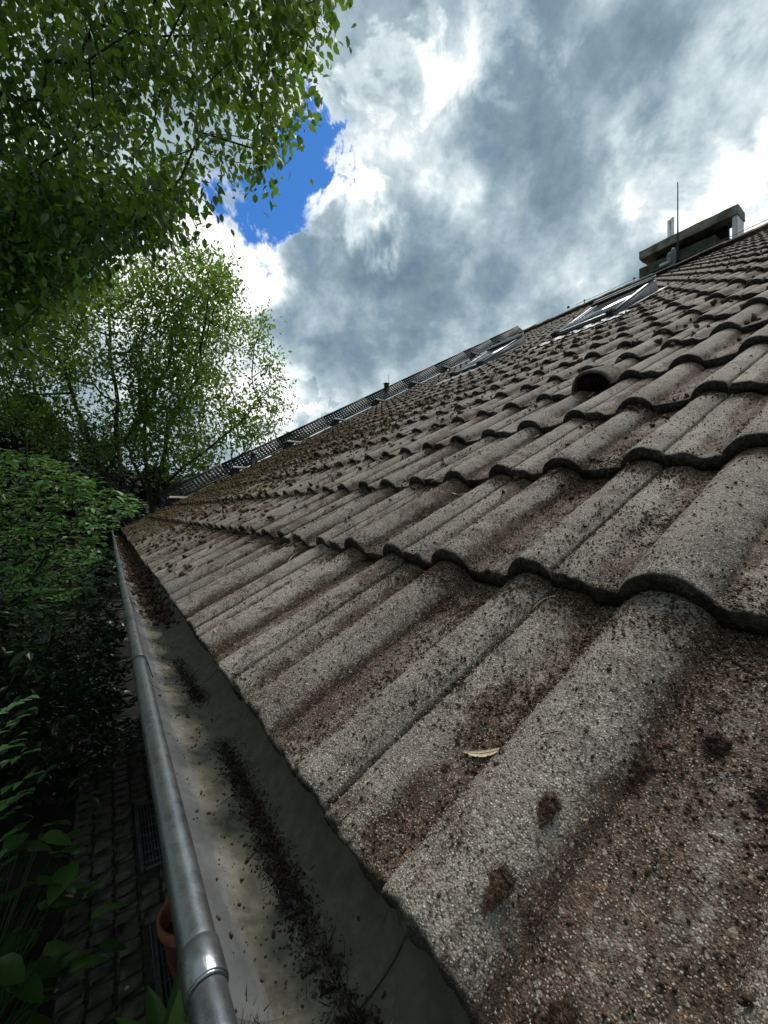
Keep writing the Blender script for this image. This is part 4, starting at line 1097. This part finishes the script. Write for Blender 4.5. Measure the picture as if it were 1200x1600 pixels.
# leaf tone varies at random from cluster to cluster and leaf to leaf
cr_ = np.repeat(np.clip(r2.normal(.45, .25, len(E)), 0, 1), k); rn = np.clip(cr_ + r2.normal(0, .2, len(Pb)), 0, 1)
o = obj('crown', leaves_mesh('crown', Pb, D, r2.uniform(.08, .13, len(Pb)), M_LEAF2, r2, rn, 1.15, small=True), tree2); o.location = (-.95, -10.3, 0); o['kind'] = 'stuff'

# ---- light green shrub leaning over the far gutter, five-leaflet sprays
def spray_shrub(name, label, root_xy, poly, n, z0, z1, mat, seed, L0, L1, leaflets=5, sd=.0, wide=1.0, hole=-.2, small=False, up=.35, cat='shrub', step=.18, tipr=.0022):
    r = np.random.default_rng(seed); T = crown_points(n, poly, z0, z1, r, hole, .45, seed); T[:, 2] = np.maximum(T[:, 2], .12)
    rt = tag(obj(name, None, None, (*root_xy, 0)), label, cat)
    rx, ry = root_xy
    N, par, ends = grow([(rx, ry, -.05), (rx + .03, ry, .35), (rx + .06, ry, .8)], T, step, .18)
    wd = wood('stems', N, par, tipr, .05, M_BARK, rt, 2.2, 4); wd.location = (-rx, -ry, 0)
    E = N[np.array(ends)]; m_ = len(E)
    ax = r.normal(0, 1, (m_, 3)) * [1, 1, .35]; ax[:, 2] += .05; ax /= np.linalg.norm(ax, axis=1)[:, None]
    side = np.cross(ax, [0, 0, 1.0]); side /= np.linalg.norm(side, axis=1)[:, None]
    P, D, L, R_ = [], [], [], []; tone = np.clip(r.normal(.5, .25, m_), 0, 1)
    for q in range(leaflets):
        if q == 0: off, an = .5, 0
        else: off, an = .5 - .28 * ((q + 1) // 2), (1 if q % 2 else -1) * 1.0
        Lq = r.uniform(L0, L1, m_)
        P.append(E + ax * (off * L1 * 1.8)[..., None] if not np.isscalar(off) else E + ax * off * L1 * 1.8)
        D.append(ax * math.cos(an) + side * math.sin(an) + r.normal(0, .16, (m_, 3)) + [0, 0, -.12]); L.append(Lq * (1.1 if q == 0 else .9)); R_.append(np.clip(tone + r.normal(0, .15, m_), 0, 1))
    P = np.concatenate(P); D = np.concatenate(D); L = np.concatenate(L); R_ = np.concatenate(R_)
    o = obj('foliage', leaves_mesh('foliage', P, D, L, mat, r, R_, wide, small=small, roll=.45), rt); o.location = (-rx, -ry, 0); o['kind'] = 'stuff'
    return rt
spray_shrub('elder_shrub', 'light green shrub with divided leaves leaning over the far end of the gutter', (-.9, 4.9),
            [(-500, 640), (-100, 690), (0, 700), (60, 712), (120, 740), (160, 765), (205, 770), (222, 792), (190, 815), (172, 832), (160, 870), (150, 900), (130, 930), (90, 945), (40, 960), (0, 950), (-500, 1000)], 3600, 3.4, 5.2, M_LEAF3, 303, .055, .095)
spray_shrub('glossy_evergreen_shrub', 'dark glossy evergreen shrub in the shade below the light green one', (-.95, 3.9),
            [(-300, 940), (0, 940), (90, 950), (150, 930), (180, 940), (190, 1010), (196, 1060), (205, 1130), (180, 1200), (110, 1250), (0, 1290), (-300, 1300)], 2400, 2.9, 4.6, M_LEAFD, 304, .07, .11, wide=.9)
spray_shrub('dark_fill_hedge', 'nearly black hedge added to darken the gap behind the shrubs', (-1.2, 6.6),
            [(-400, 900), (150, 880), (172, 850), (185, 830), (185, 900), (190, 1000), (195, 1110), (180, 1180), (100, 1240), (-400, 1240)], 1500, 5.2, 6.6, M_LEAFD, 305, .09, .14, wide=1.1, hole=-.8, cat='hedge')  # leaf mass added as dark fill under the light shrub
spray_shrub('brown_twigged_shrub', 'loose brownish green shrub between the light shrub and the many stemmed tree', (-.7, 7.2),
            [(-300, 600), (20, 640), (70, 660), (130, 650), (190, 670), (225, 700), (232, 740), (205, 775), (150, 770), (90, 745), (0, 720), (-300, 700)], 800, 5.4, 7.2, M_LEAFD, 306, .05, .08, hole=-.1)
# conifers and dark trees behind
def mass_tree(name, label, cx, cy, h, r0, n, mat, seed, leafL=.28, shape='cone', h0=.4):
    r = np.random.default_rng(seed); rt = tag(obj(name, None, None, (cx, cy, 0)), label, 'tree', 'dark trees behind the garden')
    mb = MB(); mb.tube([[0, 0, -.1], [r.normal(0, .05), 0, h * .5], [0, 0, h * .93]], [r0 * .10, r0 * .07, .02], 8); mb.build('trunk', M_BARK, rt, True)
    u = r.random(n) ** .8; z = h0 + u * (h - h0)
    if shape == 'cone': rr_ = r0 * (1 - u) ** .8 * (1 + .18 * np.sin(z * 5.5)) + .1
    else: rr_ = r0 * np.sqrt(np.clip(1 - (2 * u - .9) ** 2 / 1.3, .02, 1))
    a = r.uniform(0, 2 * np.pi, n); q = r.random(n) ** .35
    lump = 1 + .30 * fbm(np.stack([np.cos(a) * 2, np.sin(a) * 2, z], -1), .8, 3, seed)
    P = np.stack([np.cos(a) * rr_ * q * lump, np.sin(a) * rr_ * q * lump, z], -1)
    D = np.stack([np.cos(a), np.sin(a), r.normal(-.25, .3, n)], -1) + r.normal(0, .4, (n, 3))
    o = obj('crown', leaves_mesh('crown', P, D, r.uniform(.6, 1.2, n) * leafL, mat, r, np.clip(r.normal(.4, .25, n), 0, 1), 1.1, small=True), rt); o['kind'] = 'stuff'
mass_tree('conifer', 'tall black green conifer at the left border behind the shrubs', -1.9, 15.5, 5.9, 2.4, 9000, M_CONI, 1, .30)
mass_tree('conifer', 'shorter dark conifer just left of the many stemmed tree', -.2, 16.5, 4.9, 2.0, 8000, M_CONI, 2, .30)
mass_tree('conifer', 'low dark conifer behind the leaning trunk', 1.6, 19., 4.4, 2.2, 7000, M_CONI, 3, .30)
mass_tree('conifer', 'broad black conifer standing outside the left border', -5.0, 16.0, 6.8, 3.0, 9000, M_CONI, 4, .32)
mass_tree('round_tree', 'far round treetop peeping over the roof beside the vent pipe', 13.2, 33.0, 9.3, 2.4, 5000, M_LEAF2, 5, .28, 'round', 2.0)
mass_tree('unseen_shade_tree', 'dense broadleaved tree out of view left of the yard, added to shade the cobbles', -3.6, 2.4, 5.6, 2.5, 9000, M_LEAF1, 6, .16, 'round', .6)  # this tree and the next are unseen, added to block sky light from the yard
mass_tree('unseen_shade_tree', 'dense broadleaved tree out of view left of the camera, added to shade the yard', -3.3, -1.2, 5.4, 2.4, 8000, M_LEAF1, 7, .16, 'round', .5)
# wooded hill on the horizon
hx = np.linspace(-260, 320, 70); V = []; 
for k_, (yy_, f) in enumerate(((90, 0), (115, .6), (150, 1.0), (200, 1.0), (280, .2))):
    for x in hx: V.append([x, yy_ + 6 * math.sin(x * .05), -.5 + f * (12 + 4 * math.sin(x * .023 + 1) + 1.5 * math.sin(x * .21) + .8 * math.sin(x * .53))])
n = len(hx); F = [[i * n + j, i * n + j + 1, (i + 1) * n + j + 1, (i + 1) * n + j] for i in range(4) for j in range(n - 1)]
tag(obj('hill', mesh_np('hill', V, np.array(F), simple('wooded_hill_green', (.012, .022, .010), (.035, .055, .020), .35, .95, 0, 1.2, .6), True)), 'low wooded hill on the horizon', kind='structure')

# ---- garden plants in the lower left, leaves as parts
def big_leaf_mesh(name, mat, wide, fold, seed, notch=0.0):
    n = 9; V = []
    for i in range(n):
        u = i / (n - 1); wv = wide * (math.sin(math.pi * u ** .8) ** .8) * .5 * (1 - notch * (i % 2)) + .004
        z = -.22 * u * u + .05 * u
        for k_ in (-1, -.5, 0, .5, 1): V.append([u, k_ * wv, z + fold * abs(k_) * wv + .012 * math.sin(u * 22 + abs(k_) * 2)])
    F = [[i * 5 + j, (i + 1) * 5 + j, (i + 1) * 5 + j + 1, i * 5 + j + 1] for i in range(n - 1) for j in range(4)]
    r = np.random.default_rng(seed)
    return mesh_np(name, V, np.array(F), mat, True, {'rnd': np.full(len(V), r.uniform(.05, .95))})
def orient(P, d, up, L):
    d = unit(d); b = unit(np.cross(up, d)); nrm = np.cross(d, b)
    return Matrix(((d[0] * L, b[0] * L, nrm[0] * L, P[0]), (d[1] * L, b[1] * L, nrm[1] * L, P[1]), (d[2] * L, b[2] * L, nrm[2] * L, P[2]), (0, 0, 0, 1)))
def leafy(name, label, cat, root, pts, meshes, L0, L1, seed, stem_mat=M_LEAFH, droop=.35, sr=.003):
    r = np.random.default_rng(seed); rt = tag(obj(name, None, None, tuple(root)), label, cat); root = np.array(root, float)
    st = MB()
    for i, p in enumerate(pts):
        p = np.array(p, float); mid = root + (p - root) * .55 + [0, 0, .12]
        st.tube([root + r.normal(0, .02, 3) * [1, 1, 0] - root, mid - root, p - root], [sr * 1.4, sr, sr * .6], 5)
        o = obj('leaf', meshes[i % len(meshes)], rt)
        d = (p - root) * [1, 1, 0]; d = unit(d + r.normal(0, .6, 3) * [1, 1, 0] * max(np.linalg.norm(d), .1)) + [0, 0, -droop + r.normal(0, .2)]
        o.matrix_local = orient(p - root, d, np.array([0, 0, 1.]) + r.normal(0, .25, 3), r.uniform(L0, L1))
    st.build('stems', stem_mat, rt, True)
    return rt
hm = [big_leaf_mesh('leaf', M_LEAFH, .62, .25, 400 + k_, .05) for k_ in range(6)]
rr = np.random.default_rng(41); pts = []
Hp = crown_points(95, [(-120, 1290), (60, 1270), (110, 1290), (120, 1360), (190, 1390), (195, 1430), (160, 1470), (150, 1500), (90, 1540), (70, 1600), (60, 1700), (-120, 1700)], 1.75, 2.75, rr, -.9, .5, 4)
Hp[:, 2] = np.clip(Hp[:, 2], .12, 1.1)
hyd = leafy('hydrangea', 'broad leaved hydrangea with one pink flower head beside the dark paving', 'shrub', (-.55, 2.35, 0), Hp, hm, .13, .21, 42)
fb = px3(100, 1408, 2.28); r = np.random.default_rng(6); PV = MB()
for i in range(46):
    a, q = r.uniform(0, 2 * np.pi), r.random() ** .5 * .028; c = np.array([math.cos(a) * q * 1.3, math.sin(a) * q, .018 * (1 - (q / .03) ** 2)])
    for k_ in range(4):
        b = k_ * math.pi / 2 + r.uniform(0, .5); d = np.array([math.cos(b), math.sin(b), .15]); e = np.array([-math.sin(b), math.cos(b), 0]) * .0035
        PV.raw([c, c + d * .005 - e, c + d * .009, c + d * .005 + e], [[0, 1, 2, 3]])
fl = PV.build('flower_head', simple('dusty_pink_petal', (.50, .20, .22), (.68, .36, .36), 90., .7), hyd); fl.location = fb - np.array([-.55, 2.35, 0])
# fresh leaflets reaching in at the left border
bm_ = [big_leaf_mesh('leaflet', M_LEAFB, .42, .3, 500 + k_, .10) for k_ in range(5)]
def pinnate_shrub(name, label, root, tips, seed, L=.055):
    r = np.random.default_rng(seed); root = np.array(root, float); rt = tag(obj(name, None, None, tuple(root)), label, 'shrub'); st = MB()
    for (x, y, z, dx, dy) in tips:
        tip = px3(x, y, z); back = px3(x + dx, y + dy, z + .05); ax = unit(tip - back); side = unit(np.cross(ax, [0, 0, 1.])); Ln = np.linalg.norm(tip - back)
        mid = (root + back) / 2 + [-.1, 0, .15]
        st.tube([root - root + r.normal(0, .02, 3) * [1, 1, 0], mid - root, back - root, tip - root], [.006, .004, .0025, .001], 5)
        for u in np.linspace(.15, 1, 5):
            for sg in (-1, 1):
                if u == 1 and sg == -1: continue
                o = obj('leaflet', bm_[r.integers(5)], rt); d = ax * (1.0 if u == 1 else .55) + side * (0 if u == 1 else sg) + r.normal(0, .08, 3) - [0, 0, .1]
                o.matrix_local = orient(back + (tip - back) * u - root, d, np.array([0, 0, 1.]) + r.normal(0, .15, 3), L * r.uniform(.8, 1.2))
    st.build('stems', M_BARK, rt, True)
pinnate_shrub('ash_leaved_shrub', 'bright green feathery leaflets reaching in at the left border below the dark shrub', (-1.15, 1.9, 0),
              [(42, 1090, 1.75, -70, 35), (40, 1112, 1.8, -80, 60), (28, 1150, 1.7, -75, 60), (22, 1165, 1.8, -80, 20), (52, 1172, 1.85, -90, 40), (55, 1210, 1.8, -90, 45), (42, 1235, 1.8, -80, 40), (30, 1245, 1.75, -80, 50),
               (20, 1265, 1.8, -70, 50), (15, 1300, 1.75, -60, 50), (28, 1312, 1.9, -80, 60), (12, 1345, 1.9, -60, 50), (-60, 1150, 1.8, -60, 40), (-80, 1250, 1.8, -60, 40)], 51)
# glossy strap-leaved plant below the gutter
sm = [big_leaf_mesh('leaf', M_LEAFH, .30, .35, 600 + k_) for k_ in range(4)] + [big_leaf_mesh('leaf', leaf_mat('yellow_green_leaf', (.10, .19, .02), (.13, .24, .025), .35, .3, (.2, .38, .03)), .34, .3, 610)]
rt = tag(obj('lily_plant', None, None, (.23, 2.06, 0)), 'low plant with broad upright glossy leaves under the gutter by the grate', 'plant')
r = np.random.default_rng(61)
for i in range(16):
    a = i * 2.4; o = obj('leaf', sm[4] if i in (3, 8) else sm[i % 4], rt); d = np.array([math.cos(a) * .8, math.sin(a) * .8, 1.0 + r.uniform(-.35, .5)])
    o.matrix_local = orient(np.array([math.cos(a) * .02, math.sin(a) * .02, .01]), d, np.array([-math.cos(a), -math.sin(a), .8]), r.uniform(.24, .42))
# fallen petals on the cobbles
for x, y, lb in ((87, 1552, 'pale fallen petal on the dark soil beside the paving'), (198, 1548, 'tiny pale petal on the cobbles by the strap leaved plant')):
    p = ray(x, y); p = p * (CAMZ - .035) / -p[2] + [0, 0, CAMZ]; mb = MB()
    mb.raw([p + [-.012, 0, .012], p + [0, .008, .02], p + [.014, .002, .013], p + [0, -.008, .012], p + [0, 0, .008]], None, [[0, 3, 4], [3, 2, 4], [2, 1, 4], [1, 0, 4]])
    tag(mb.build('petal', M_PALE), lb, 'petal')
